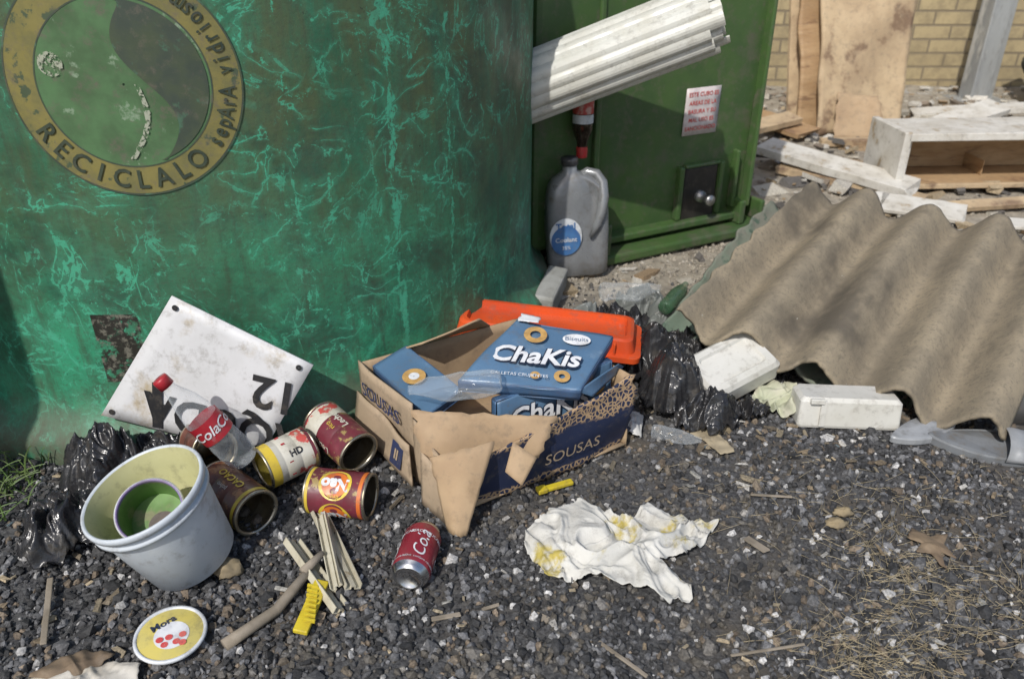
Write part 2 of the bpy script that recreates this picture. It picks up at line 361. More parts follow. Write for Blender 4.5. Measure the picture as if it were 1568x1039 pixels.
# ---------------------------------------------------------------- green wheelie bin
wb=empty('wheelie_bin')
BW=Matrix.Translation((.22,2.42,0))@Matrix.Rotation(math.atan2(.47,.88),4,'Z')
def bl(name,x0,x1,y0,y1,z0,z1,mat=gbin,bev=.006,rot=None):
    return box(name,((x0+x1)/2,(y0+y1)/2,(z0+z1)/2),(x1-x0,y1-y0,z1-z0),mat,wb,rot,bev,mw=BW)
vs=[(-.18,0,.06),(.70,0,.06),(.70,.6,.06),(-.18,.6,.06),(-.19,-.03,1.05),(.705,-.03,1.05),(.705,.66,1.05),(-.19,.66,1.05)]
mk('body',vs,[(3,2,1,0),(4,5,6,7),(0,1,5,4),(1,2,6,5),(2,3,7,6),(3,0,4,7)],gbin,wb,mw=BW,bevel=.02)
bl('rim',-.22,.735,-.06,.69,1.05,1.1,bev=.012)
bl('lid',-.21,.725,-.05,.68,1.103,1.17,bev=.02)
bl('foot_rail',.02,.74,-.10,.02,.012,.045,bev=.008)
bl('foot_upright_a',.03,.055,-.098,.01,.046,.15); bl('foot_upright_b',.61,.635,-.07,.01,.046,.13); bl('foot_upright_c',.70,.72,-.075,.01,.046,.12)
bl('foot_top',.03,.66,-.045,.005,.06,.085,bev=.006)
bl('rib_a',.365,.385,-.028,.0,.086,.27); bl('rib_b',.535,.555,-.028,.0,.086,.27)
bl('rib_c',.60,.615,-.035,-.003,.10,.30);bl('rib_d',.655,.67,-.05,-.01,.10,.9); bl('rib_e',.02,.04,-.03,-.003,.10,.9)
bl('pocket_top',.386,.534,-.03,-.002,.262,.275)
dkpl=M('black_steel_plate',(.02,.02,.018),(.04,.035,.03),rough=.5,metal=.3)
bl('trunnion_plate',.39,.53,-.02,-.0085,.075,.26,dkpl,.004)
vs,fs=lathe([(.02,0),(.02,.015),(.012,.018),(.012,.05),(.018,.052),(.018,.062),(.001,.064)],24)
mk('trunnion_shaft',vs,fs,M('galvanised_steel',(.4,.4,.4),(.25,.25,.24),rough=.45,metal=.8),wb,True,mw=BW@frame((.46,-.02,.16),(0,-1,0)))
def stk(x,z,off=0): return BW@V((x,-(z-.06)/.99*.03-.004-off,z))
sw=M('white_sticker',(.62,.56,.54),(.52,.46,.45),s=30,rough=.5); sr_=M('red_print',(.5,.06,.06),(.6,.12,.1),s=40,rough=.5)
q=[stk(.365,.37),stk(.505,.37),stk(.505,.52),stk(.365,.52)]
sheet('sticker',q,sw,wb,4,4,0,1,.001)
for i,s_ in enumerate(['ESTE CUBO ES','AREAS DE LA','BASURA Y SU','MAL USO ES','SANCIONADO']):
    qtext('sticker_text_%d'%i,s_,q,.5,.86-.18*i,.019,sr_,wb,off=.002,bold=.0003)
for k in range(2): 
    vs,fs=lathe([(.001,-.02),(.05,-.02),(.055,-.012),(.055,.012),(.05,.02),(.001,.02)],24); mk('wheel_%d'%k,vs,fs,dkpl,wb,mw=BW@frame((-.14 if k==0 else .63,.5,.056),(1,0,0)))
# ---------------------------------------------------------------- bundle of roller blinds
bb=empty('bundle_of_blinds')
pvc=M('aged_white_pvc',(.58,.58,.53),(.50,.49,.43),s=8,c3=(.30,.28,.21),s3=9,lo3=.58,hi3=.75,rough=.45)
A=V((.515,2.19,.775)); B=V((-.03,2.235,.56)); ax=(A-B).normalized(); q=ax.to_track_quat('Z','Y').to_matrix().to_4x4()
cnt=0
def slat(px,py,ang,wd,ext,thk=.006):
    global cnt
    L_=(A-B).length+ext; vs=[];n_=6
    for z in (0,L_*.33,L_*.66,L_):
        for i in range(n_+1):
            t=i/n_-.5; x=t*wd; y=-.009*math.cos(t*math.pi)
            X=px+x*math.cos(ang)-y*math.sin(ang); Y=py+x*math.sin(ang)+y*math.cos(ang); vs.append((X,Y,z))
    fs=[(j*(n_+1)+i,j*(n_+1)+i+1,(j+1)*(n_+1)+i+1,(j+1)*(n_+1)+i) for j in range(3) for i in range(n_)]
    mk('slat_%d'%cnt,vs,fs,pvc,bb,False,mw=Matrix.Translation(B)@q,solid=thk); cnt+=1
th_=0; rr_=.012
while rr_<.098:
    slat(rr_*1.0*math.cos(th_),rr_*.88*math.sin(th_),th_+math.pi/2+random.uniform(-.22,.22),.037,random.uniform(-.035,.02))
    st_=.037/max(rr_,.02); th_+=st_; rr_+=.0145*st_/(2*math.pi)
# ---------------------------------------------------------------- jug
jg=empty('motor_oil_jug')
jm=M('silver_grey_plastic',(.27,.28,.29),(.20,.205,.21),s=8,c3=(.13,.12,.10),s3=11,lo3=.56,hi3=.72,rough=.34,metal=.3)
secs=[(.0,.080,.042,0),(.008,.090,.05,0),(.05,.093,.052,0),(.14,.096,.052,0),(.2,.095,.051,0),(.245,.091,.048,0),(.28,.082,.043,-.002),(.305,.062,.036,-.008),(.318,.035,.028,-.014),(.325,.022,.022,-.018),(.345,.021,.021,-.018)]
vs=[];n_=48
for z,a_,b_,ox in secs:
    for i in range(n_):
        t=2*math.pi*i/n_; ct,st=math.cos(t),math.sin(t); e=.45 if z<.3 else .8
        x=a_*math.copysign(abs(ct)**e,ct); y=b_*math.copysign(abs(st)**e,st)
        if .10<z<.30 and x>0.015 and st<0: y+=.022*math.exp(-((x-.045)/.014)**2)
        vs.append((x+ox,y,z))
fs=[(j*n_+i,j*n_+(i+1)%n_,(j+1)*n_+(i+1)%n_,(j+1)*n_+i) for j in range(len(secs)-1) for i in range(n_)]+[tuple(range(n_))[::-1]]
JW=Matrix.Translation((.205,2.315,.012))@Matrix.Rotation(math.radians(6),4,'Z')@Matrix.Rotation(math.radians(-3),4,'Y')
mk('body',vs,fs,jm,jg,True,mw=JW)
def tube(name,pts,r,mat,par,mw=None,n=12,rr=None):
    vs=[];fs=[];pts=[V(p) for p in pts]
    for k,p in enumerate(pts):
        d=(pts[min(k+1,len(pts)-1)]-pts[max(k-1,0)]).normalized(); u=d.orthogonal().normalized() if k==0 else (u-d*u.dot(d)).normalized(); v_=d.cross(u)
        R_=r if rr is None else rr[k]
        for i in range(n): a=2*math.pi*i/n; vs.append(p+u*R_*math.cos(a)+v_*R_*math.sin(a))
    for j in range(len(pts)-1):
        for i in range(n): fs.append((j*n+i,j*n+(i+1)%n,(j+1)*n+(i+1)%n,(j+1)*n+i))
    fs.append(tuple(range(n))[::-1]); fs.append(tuple((len(pts)-1)*n+i for i in range(n)))
    return mk(name,vs,fs,mat,par,True,mw=mw)
tube('handle',[(.01,0,.305),(.035,-.002,.318),(.06,-.010,.312),(.076,-.022,.288),(.076,-.040,.25),(.068,-.050,.21),(.053,-.054,.17),(.035,-.048,.13)],.013,jm,jg,JW,rr=[.012,.014,.015,.016,.016,.015,.012,.006])
vs,fs=lathe([(.001,.366),(.024,.365),(.026,.360),(.026,.345),(.024,.343)],24); mk('cap',[(x-.018,y,z) for x,y,z in vs],fs,M('dark_cap',(.05,.05,.055),rough=.4),jg,True,mw=JW)
blu=M('blue_label_print',(.04,.12,.30),(.06,.17,.36),s=20,rough=.5); wl=M('white_label',(.62,.64,.66),(.5,.52,.54),s=30,rough=.5)
lq=[JW@V(p) for p in((-.092,-.0545,.06),(0.008,-.0545,.06),(0.008,-.0545,.22),(-.092,-.0545,.22))]
qtext('label','',lq,.5,.5,1,wl,jg,geo=disc2(.058,.001,32,.84),off=.002,sx=1); qtext('label_lower','',lq,.5,.42,1,blu,jg,geo=disc2(.046,.001,32,.98),off=.003)
qtext('label_text','Total',lq,.5,.70,.028,blu,jg,off=.004,bold=.0008); qtext('label_text2','Coolant',lq,.5,.44,.020,wl,jg,off=.005,bold=.0003); qtext('label_text3','35%',lq,.5,.28,.016,wl,jg,off=.005)
lb=empty('liquor_bottle'); amber=M('dark_glass',(.03,.02,.014),rough=.08,rv=.02)
redc=M('red_cap',(.45,.03,.03),rough=.4)
LW=frame((.208,2.36,.365),(.0,.02,1))
vs,fs=lathe([(.001,0),(.014,0),(.015,.03),(.017,.045),(.025,.065),(.030,.08),(.030,.20),(.027,.205),(.001,.206)],32); mk('glass',vs,fs,amber,lb,True,mw=LW)
vs,fs=lathe([(.0308,.10),(.0308,.125)],32); mk('label_white',vs,fs,wl,lb,True,mw=LW)
vs,fs=lathe([(.0308,.127),(.0308,.185)],32); mk('label_red',vs,fs,M('red_bottle_label',(.42,.05,.04),(.5,.3,.26),s=30,lo=.5,hi=.6),lb,True,mw=LW)
vs,fs=lathe([(.0165,-.002),(.0175,.02),(.0165,.03)],24); mk('cap',vs,fs,redc,lb,True,mw=LW)
# ---------------------------------------------------------------- corrugated sheets
m,nt,b=newmat('weathered_fibre_cement'); vec=ncoord(nt,'Object')
c=nmix(nt,nrange(nt,nnoise(nt,vec,7,6,.7),.35,.65),(.29,.24,.165),(.20,.168,.12))
c=nmix(nt,nmath(nt,'MULTIPLY',nrange(nt,nnoise(nt,vec,2.8,6),.52,.66),.85),c,(.085,.072,.055))
c=nmix(nt,nmath(nt,'MULTIPLY',nrange(nt,nnoise(nt,vec,90,5,.8),.5,.62),.5),c,(.12,.105,.08))
c=nmix(nt,nrange(nt,nnoise(nt,vec,40,5,.8),.67,.72),c,(.38,.36,.30))
nt.links.new(c,b.inputs['Base Color']); b.inputs['Roughness'].default_value=.9; nbump(nt,b,nnoise(nt,vec,150,5,.8),.7,.003)
def corr(name,A_,B_,C_,D_,mat,pitch=.172,amp=.036,ph_=0,droop=.03,seed=0,th=.008):
    A_,B_,C_,D_=map(V,(A_,B_,C_,D_)); n_,m_=150,70; ex=(B_-A_).normalized(); Ln=(B_-A_).length
    nr=(B_-A_).cross(D_-A_).normalized(); vs=[]; axd=(D_-A_).normalized()
    for j in range(m_+1):
        v=j/m_
        for i in range(n_+1):
            u=i/n_; p=A_*(1-u)*(1-v)+B_*u*(1-v)+C_*u*v+D_*(1-u)*v
            s_=u*Ln; p=p+nr*amp*math.cos(2*math.pi*s_/pitch+ph_)
            p.z-=droop*(1-v)**3; p.z+=.018*noise.noise(V((p.x*3.5,p.y*3.5,seed)))
            if j<6: p=p+axd*(.035*noise.noise(V((u*9,seed,0)))+.008*noise.noise(V((u*45,seed,0))))*(1-j/6)
            if j>m_-6: p=p+axd*(.03*noise.noise(V((u*8,seed+4,0)))+.012*noise.noise(V((u*30,seed,0))))*((j-m_+6)/6)
            if i<5: p=p+ex*.012*noise.noise(V((v*14,seed,2)))*(1-i/5)
            vs.append(p)
    w_=n_+1; fs=[(j*w_+i,j*w_+i+1,(j+1)*w_+i+1,(j+1)*w_+i) for j in range(m_) for i in range(n_)]
    return mk(name,vs,fs,mat,None,True,solid=th)
corr('corrugated_roof_sheet',(.39,1.71,.165),(1.02,1.36,.075),(1.52,1.98,.25),(.885,2.31,.27),m,ph_=.3,seed=1)
grn=M('mossy_fibre_cement',(.14,.19,.14),(.18,.18,.145),s=9,c3=(.07,.11,.08),s3=20,rough=.9,bump=.5,bs=120)
corr('corrugated_roof_sheet',(.375,1.80,.105),(.90,1.52,.04),(1.38,2.14,.16),(.80,2.38,.215),grn,ph_=1.4,seed=5,amp=.024)
# ---------------------------------------------------------------- cardboard box
bx=empty('cardboard_box')
card=M('cardboard',(.40,.285,.17),(.33,.23,.14),s=7,c3=(.24,.165,.095),s3=9,lo3=.54,hi3=.75,rough=.85,bump=.35,bs=50)
cardd=M('cardboard_dull',(.37,.28,.19),(.30,.23,.155),s=9,c3=(.2,.15,.1),s3=12,rough=.85,bump=.35,bs=50)
m,nt,b=newmat('navy_printed_cardboard'); vec=ncoord(nt,'Object'); sep=nt.nodes.new('ShaderNodeSeparateXYZ'); nt.links.new(vec,sep.inputs[0])
vo=nt.nodes.new('ShaderNodeTexVoronoi'); vo.feature='DISTANCE_TO_EDGE'; vo.inputs['Scale'].default_value=95; nt.links.new(vec,vo.inputs['Vector'])
lace=nmath(nt,'MAXIMUM',nrange(nt,vo.outputs['Distance'],.16,.08),nrange(nt,nnoise(nt,vec,60,3),.6,.63))
edge=nrange(nt,nmath(nt,'ADD',sep.outputs[2],nmath(nt,'MULTIPLY',nnoise(nt,vec,14,3),.05)),.142,.15)
ed2=nrange(nt,nmath(nt,'ADD',sep.outputs[2],nmath(nt,'MULTIPLY',nnoise(nt,vec,14,3),.03)),.042,.038)
c=nmix(nt,nmath(nt,'MULTIPLY',lace,nmath(nt,'MAXIMUM',edge,ed2)),(.014,.022,.058),(.38,.26,.15))
c=nmix(nt,nmath(nt,'MULTIPLY',nrange(nt,nnoise(nt,vec,40,6,.8),.52,.68),.4),c,(.14,.12,.09))
nt.links.new(c,b.inputs['Base Color']); b.inputs['Roughness'].default_value=.6; navy=m
bLB=V((-.32,1.44,0));bN=V((-.103,1.165,0));bR=V((.24,1.385,0));bK=V((.02,1.65,0)); up_=V((0,0,1))
TL=V((-.19,1.273,0))
gz=.006
def at(p,z): return V((p.x,p.y,z))
qL=[at(bLB,gz),at(TL,gz),at(TL,.185),at(bLB,.185)]
sheet('wall_left',qL,cardd,bx,14,8,.004,8,.004,1)
qL2=[at(TL,gz),at(bN,gz),at(bN,.085),at(TL,.15)]
sheet('wall_left_torn',qL2,cardd,bx,14,8,.003,8,.004,2,torn=.06)
qR=[at(bN,gz),at(bR,gz),V((.252,1.378,.185)),V((-.085,1.158,.115))]
sheet('wall_right',qR,navy,bx,40,14,.007,11,.004,3,torn=.05)
sheet('wall_right_inner',[at(bN,gz)+V((-.005,.008,0)),at(bR,gz)+V((-.005,.008,0)),V((.247,1.386,.176)),V((-.09,1.166,.106))],card,bx,40,14,.007,11,.002,3)
sheet('wall_back_right',[at(bR,gz),at(bK,gz),at(bK,.18),V((.24,1.39,.18))],card,bx,14,8,.004,8,.004,4)
sheet('wall_back_left',[at(bK,gz),at(bLB,gz),at(bLB,.18),at(bK,.18)],card,bx,14,8,.004,8,.004,5)
sheet('floor',[at(bN,.012),at(bR,.012),at(bK,.012),at(bLB,.012)],card,bx,6,6,0,8,.004)
sheet('corner_panel',[V((-.165,1.215,.085)),V((.05,1.235,.09)),V((.085,1.262,.165)),V((-.19,1.255,.182))],card,bx,20,10,.007,14,.004,6,torn=.05)
sheet('flap_near',[V((-.118,1.112,.018)),V((-.082,1.10,.015)),V((-.032,1.195,.155)),V((-.150,1.180,.130))],card,bx,14,12,.008,11,.004,7,bow=.014,torn=.05)
sheet('flap_small',[V((-.012,1.17,.105)),V((.018,1.155,.085)),V((.045,1.185,.125)),V((.002,1.2,.15))],card,bx,8,6,.003,9,.004,8,bow=.004)
sheet('flap_back_left',[V((-.24,1.50,.18)),V((-.05,1.61,.18)),V((-.07,1.55,.225)),V((-.19,1.46,.215))],card,bx,12,6,.004,8,.004,9)
sheet('flap_outer_left',[V((-.335,1.415,.03)),V((-.19,1.235,.02)),V((-.195,1.26,.10)),V((-.325,1.435,.115))],cardd,bx,14,6,.005,9,.004,10)
sheet('flap_ground',[V((-.17,1.20,.008)),V((-.12,1.135,.008)),V((-.115,1.16,.09)),V((-.17,1.225,.11))],cardd,bx,10,6,.004,9,.004,11)
ink=M('navy_ink',(.03,.04,.10),rough=.6)
qtext('print_brand','SOUSAS',qL,.48,.72,.042,ink,bx,off=.010,bold=.0007)
for i in range(4): qtext('print_line_%d'%i,'distribucion caja surtida',qL,.5,.5-.07*i,.011,ink,bx,off=.010)
qtext('print_brand_right','SOUSAS',qR,.62,.40,.038,cardd,bx,off=.011)
qf=[V((-.335,1.415,.03)),V((-.19,1.235,.02)),V((-.195,1.26,.10)),V((-.325,1.435,.115))]
g_sq=([(-.02,-.025,0),(.02,-.025,0),(.02,.025,0),(-.02,.025,0)],[(0,1,2,3)])
qtext('print_symbol','',qf,.8,.5,1,ink,bx,geo=g_sq,off=.010); qtext('print_arrow','II',qf,.8,.5,.03,cardd,bx,off=.0115,bold=.001)
bluec=M('blue_printed_carton',(.10,.185,.30),(.075,.145,.24),s=6,c3=(.19,.27,.36),s3=9,lo3=.54,hi3=.75,rough=.38,bump=.3,bs=14,bd=.006)
blued=M('blue_carton_side',(.06,.12,.22),(.05,.09,.18),s=8,rough=.4)
wp=M('white_print',(.68,.69,.70),(.58,.59,.62),s=40,rough=.45); gold=M('biscuit_gold_print',(.50,.31,.11),(.38,.22,.07),s=90,rough=.5)
dkt=M('dark_print',(.02,.03,.06),rough=.5)
def carton(name,c,th=.03,seed=0,amp=.005):
    e=empty(name); c=[V(p) for p in c]; n=(c[1]-c[0]).cross(c[3]-c[0]).normalized()
    sheet('top',c,bluec,e,30,20,amp,9,.0015,seed)
    dn=[p-n*th for p in c]
    for i in range(4):
        j=(i+1)%4; sheet('side_%d'%i,[dn[i],dn[j],c[j],c[i]],blued,e,14,3,.002,9,.0015,seed)
    sheet('bottom',dn,blued,e,6,6,.002,9,.0015,seed)
    return e,c
e,c=carton('biscuit_carton',[(-.105,1.325,.205),(.13,1.305,.195),(.21,1.468,.225),(.012,1.495,.25)],.028,1)
qtext('title_shadow','ChaKis',c,.45,.42,.062,dkt,e,off=.0085,bold=.004,shear=.25,rot=-.02); qtext('title','ChaKis',c,.45,.43,.062,wp,e,off=.0095,bold=.0016,shear=.25,rot=-.02)
qtext('oval','',c,.70,.80,1,wp,e,geo=disc2(.016,.001,28,1.8),off=.0085); qtext('oval_text','Biscuits',c,.70,.80,.016,blued,e,off=.0095)
qtext('biscuit_ring_a','',c,.30,.78,1,gold,e,geo=disc2(.024,.011,28),off=.0085); qtext('biscuit_ring_b','',c,.80,.16,1,gold,e,geo=disc2(.016,.006,28),off=.0085); qtext('biscuit_b2','',c,.58,.14,1,gold,e,geo=disc2(.010,.004,28),off=.0085)
qtext('sub','GALLETAS CRUJIENTES',c,.45,.13,.011,wp,e,off=.0085)
sheet('torn_white_edge',[V((.012,1.478,.258)),V((.055,1.474,.256)),V((.06,1.50,.255)),V((.02,1.505,.262))],wp,e,10,6,.002,9,.0015,5,torn=.15)
e,c=carton('biscuit_carton',[(-.03,1.285,.075),(.205,1.40,.10),(.205,1.42,.196),(-.03,1.30,.172)],.02,2)
qtext('title_shadow','ChaKis',c,.42,.5,.062,dkt,e,off=.0085,bold=.003,shear=.2); qtext('title','ChaKis',c,.42,.5,.062,wp,e,off=.0095,bold=.0012,shear=.2); qtext('ring','',c,.85,.6,1,gold,e,geo=disc2(.018,.008,28),off=.0085)
e,c=carton('biscuit_carton',[(-.165,1.285,.15),(-.10,1.36,.165),(-.225,1.495,.19),(-.29,1.435,.175)],.02,3)
qtext('ring','',c,.45,.5,1,gold,e,geo=disc2(.024,.010,28),off=.0085); qtext('ring_in','',c,.45,.5,1,wp,e,geo=disc2(.011,.001,28),off=.009)
sheet('carton_flap',[V((.125,1.31,.19)),V((.215,1.40,.2)),V((.235,1.45,.165)),V((.16,1.33,.165))],bluec,e,10,6,.003,9,.0015,5)
m,nt,b=newmat('clear_pet_plastic'); b.inputs['Base Color'].default_value=(.75,.8,.83,1); b.inputs['Roughness'].default_value=.08
vec=ncoord(nt,'Object'); nbump(nt,b,nnoise(nt,vec,40,3),.6,.006)
lw=nt.nodes.new('ShaderNodeLayerWeight'); lw.inputs[0].default_value=.3; nt.links.new(nrange(nt,lw.outputs['Facing'],0,1,.08,.55),b.inputs['Alpha']); clear=m
def bottle(name,loc,axis,s=1,label=None,cap=None,mat=clear,roll=0,crush=.15):
    e=empty(name); F=frame(loc,axis,roll)
    pr=[(.001,.006),(.02,.0),(.028,.006),(.031,.02),(.031,.04),(.030,.06),(.029,.075),(.031,.09),(.031,.125),(.029,.14),(.024,.165),(.016,.188),(.012,.20),(.012,.212)]
    vs,fs=lathe([(r*s,z*s) for r,z in pr],36); 
    vs=[(x*(1+crush*noise.noise(V((x*30,y*30,z*20)))),y*(1+crush*1.5*noise.noise(V((x*30,y*30,z*20+4)))),z) for x,y,z in vs]
    mk('body',vs,fs,mat,e,True,mw=F)
    if label:
        vs,fs=lathe([(.0318*s,.075*s),(.0325*s,.09*s),(.0325*s,.12*s)],36); mk('label',vs,fs,label,e,True,mw=F)
        for k in range(4): ctext('label_text_%d'%k,'Cola',.0328*s,.098*s,k*math.pi/2,.028*s,wp,e,F,bold=.0003,shear=.3)
    if cap:
        vs,fs=lathe([(.001,.226*s),(.0135*s,.226*s),(.0145*s,.222*s),(.0145*s,.206*s),(.012*s,.206*s)],24); mk('cap',vs,fs,cap,e,True,mw=F)
    return e
red=M('red_label',(.42,.02,.03),(.32,.015,.025),s=20,rough=.35)
bottle('plastic_bottle',(-.505,1.232,.085),(-.52,-.06,.80),1,red,red)
bottle('plastic_bottle',(-.02,1.31,.212),(-1,-.02,-.10),.85,crush=.45)
# ---------------------------------------------------------------- orange lid
ol=empty('orange_plastic_tray'); om=M('orange_plastic',(.62,.085,.02),(.50,.06,.015),s=7,c3=(.36,.06,.03),s3=10,lo3=.58,hi3=.8,rough=.35)
OW=Matrix.Translation((.085,1.70,.15))@R3(3,3,-9).to_4x4()
def rr(hw,hd,rad,z,n=6):
    out=[]
    for cx,cy,a0 in((hw-rad,hd-rad,0),(-hw+rad,hd-rad,90),(-hw+rad,-hd+rad,180),(hw-rad,-hd+rad,270)):
        for i in range(n+1): a=math.radians(a0+90*i/n); out.append((cx+rad*math.cos(a),cy+rad*math.sin(a),z))
    return out
def loops(ls,cap0=False,cap1=True):
    n=len(ls[0]); vs=[p for l in ls for p in l]; fs=[(j*n+i,j*n+(i+1)%n,(j+1)*n+(i+1)%n,(j+1)*n+i) for j in range(len(ls)-1) for i in range(n)]
    if cap1: fs.append(tuple((len(ls)-1)*n+i for i in range(n)))
    if cap0: fs.append(tuple(range(n))[::-1])
    return vs,fs
vs,fs=loops([rr(.222,.078,.02,-.045),rr(.226,.082,.02,-.045),rr(.226,.082,.02,-.032),rr(.212,.068,.02,-.030),rr(.205,.062,.02,0),rr(.198,.056,.02,.004),rr(.19,.048,.018,.004),rr(.186,.044,.016,-.012)])
mk('tray',vs,fs,om,ol,False,mw=OW)
for i in range(7): box('rib_%d'%i,(-.16+.054*i,-.069,-.018),(.005,.012,.03),om,ol,None,.001,mw=OW)
# ---------------------------------------------------------------- sign board
sb=empty('metal_sign_plate')
sq=[V((-.82,1.335,.12)),V((-.50,1.297,.05)),V((-.381,1.325,.24)),V((-.642,1.366,.367))]
sm=M('white_enamel_rusted',(.58,.58,.59),(.49,.49,.49),s=5,c3=(.36,.29,.18),s3=6,lo3=.54,hi3=.68,rough=.45,bump=.1)
sheet('plate',sq,sm,sb,10,10,.0015,5,.004)
bk_=M('black_letter_paint',(.015,.015,.017),rough=.5)
qtext('letters_main','AQUDA',sq,.70,.20,.100,bk_,sb,rot=math.pi,off=.0055,bold=.002,sx=.9)
qtext('letter_one','1',sq,.27,.22,.13,bk_,sb,rot=math.pi+.1,off=.0055,bold=.004)
qtext('letters_number','12',sq,.88,.62,.095,bk_,sb,rot=math.pi,off=.0055,bold=.002)
for k,(u,v) in enumerate(((.06,.94),(.05,.05),(.94,.05),(.93,.93))): qtext('bolt_hole_%d'%k,'',sq,u,v,1,bk_,sb,geo=disc2(.006,.001,16),off=.005)
# ---------------------------------------------------------------- bucket
bu=empty('plastic_bucket'); bm_=M('white_bucket_plastic',(.52,.56,.60),(.45,.49,.53),s=6,c3=(.36,.36,.34),s3=12,lo3=.56,hi3=.8,rough=.4)
bin_=M('yellowed_plastic',(.52,.50,.28),(.44,.42,.21),s=7,rough=.5)
BF=frame((-.553,1.045,.022),(-.24,-.17,.95))
vs,fs=lathe([(.001,0),(.070,0),(.075,.004),(.092,.140),(.092,.142),(.099,.143),(.099,.150),(.094,.151),(.0945,.158),(.1005,.160),(.1015,.168),(.100,.172),(.097,.173),(.095,.170)],64); mk('shell',vs,fs,bm_,bu,True,mw=BF)
vs,fs=lathe([(.095,.170),(.093,.16),(.089,.14),(.073,.008),(.001,.007)],64); mk('inside',vs,fs,bin_,bu,True,mw=BF)
tr=empty('green_plastic_tub'); TF=frame((-.592,1.028,.125),(.10,-.52,.72))
grl=M('green_label',(.13,.26,.06),(.10,.20,.05),s=12,rough=.55,c3=(.2,.22,.1),s3=14)
vs,fs=lathe([(.044,-.06),(.053,.022)],48); mk('side',vs,fs,grl,tr,True,mw=TF)
vs,fs=lathe([(.053,.022),(.0545,.024),(.0545,.029),(.052,.031)],48); mk('rim_white',vs,fs,wl,tr,True,mw=TF)
vs,fs=lathe([(.052,.031),(.050,.0315),(.049,.029),(.0485,.025)],48); mk('rim_purple',vs,fs,M('purple_plastic',(.16,.12,.26),(.22,.17,.30),s=12,rough=.5),tr,True,mw=TF)
vs,fs=lathe([(.0485,.025),(.047,.0),(.043,-.028)],48); mk('green_inner_wall',vs,fs,grl,tr,True,mw=TF)
vs,fs=disc2(.043,.0005,48); mk('inner_floor',[(x,y,-.028) for x,y,z in vs],fs,grl,tr,mw=TF)
vs,fs=disc2(.024,.0005,32); mk('dark_hole_disc',[(x+.008,y-.012,-.0268) for x,y,z in vs],fs,M('dark_brown_hole',(.07,.04,.02),(.04,.025,.015),s=30,rough=.4),tr,mw=TF)  # flat dark disc, the tub's dark hole painted as colour
# ---------------------------------------------------------------- tins
tin=M('tin_metal',(.32,.28,.20),(.22,.18,.11),s=15,c3=(.14,.075,.03),s3=12,lo3=.5,hi3=.65,rough=.35,metal=.8)
tinr=M('tin_rim',(.50,.47,.40),(.32,.28,.2),s=30,rough=.35,metal=.9)
def tincan(name,p0,p1,r,lab,inside=tin,texts=(),bands=(),roll=0):
    e=empty(name); p0,p1=V(p0),V(p1); L_=(p1-p0).length; F=frame(p0,p1-p0,roll)
    vs,fs=lathe([(.001,.003),(r-.004,.003),(r-.002,-.001),(r+.001,0),(r+.001,.003),(r,.004)],48); mk('base_rim',vs,fs,tinr,e,True,mw=F)
    vs,fs=lathe([(r,.004),(r,L_*.33),(r-.0006,L_*.34),(r,L_*.35),(r,L_*.65),(r-.0006,L_*.66),(r,L_*.67),(r,L_-.005)],48); mk('label',vs,fs,lab,e,True,mw=F)
    vs,fs=lathe([(r,L_-.005),(r+.001,L_-.004),(r+.001,L_),(r-.001,L_+.0005),(r-.006,L_-.001),(r-.006,L_-.004)],48); mk('open_rim',vs,fs,tinr,e,True,mw=F)
    vs,fs=lathe([(r-.006,L_-.004),(r-.0025,L_-.006),(r-.0025,L_*.66),(r-.0032,L_*.65),(r-.0025,L_*.64),(r-.0025,.006),(.001,.006)],48); mk('inside',vs,fs,inside,e,True,mw=F)
    for k,(za,zb,mt) in enumerate(bands):
        vs,fs=lathe([(r+.0004,za*L_),(r+.0004,zb*L_)],48); mk('band_%d'%k,vs,fs,mt,e,True,mw=F)
    for k,(s,a,zz,sz,mt,bo) in enumerate(texts):
        g=None
        if s=='O': g=disc2(sz,.001,28)
        ctext('print_%d'%k,s,r,zz*L_,a,sz,mt,e,F,rot=0 if s=='O' else -math.pi/2,bold=bo,geo=g,off=.0008+.0004*(k%4))
    return e
mar=M('maroon_label',(.17,.03,.045),(.11,.022,.03),s=24,c3=(.36,.25,.08),s3=34,lo3=.58,hi3=.62,rough=.4)
brn=M('brown_label',(.09,.035,.025),(.16,.055,.035),s=22,c3=(.30,.15,.07),s3=30,lo3=.56,hi3=.62,rough=.4)
yel=M('yellow_print',(.62,.46,.05),(.5,.36,.04),s=16,rough=.4); orn=M('orange_print',(.62,.17,.03),(.5,.11,.02),s=16,rough=.4)
wlb=M('white_tin_label',(.56,.54,.47),(.46,.43,.35),s=20,c3=(.45,.06,.05),s3=22,lo3=.56,hi3=.6,rough=.45)
yin=M('yellow_lacquer',(.50,.42,.09),(.38,.31,.06),s=9,rough=.3,metal=.5)
def ring_text(lst): return [(s,a+k*2*math.pi/4,z,sz,mt,bo) for k in range(4) for (s,a,z,sz,mt,bo) in lst]
tincan('cocoa_tin',(-.378,1.192,.046),(-.262,1.172,.046),.043,mar,texts=ring_text([('O',0,.5,.031,yel,0),('O',0,.5,.025,orn,0),('Nao',0,.5,.030,wp,.0016),('drink',.55,.5,.011,yel,0)]),bands=[(.03,.08,yel),(.88,.94,orn)],roll=.5)
tincan('cocoa_tin',(-.565,1.215,.047),(-.462,1.125,.046),.044,brn,texts=ring_text([('CACAO',0,.5,.020,yel,.0005),('polvo',.5,.5,.012,wlb,0)]),bands=[(.88,.94,yel)])
tincan('paint_tin',(-.405,1.305,.065),(-.482,1.236,.060),.043,wlb,yin,texts=ring_text([('1',0,.55,.04,red,.002),('HD',.7,.4,.018,bk_,.0006)]),bands=[(.0,.1,mar),(.78,.96,yel)])
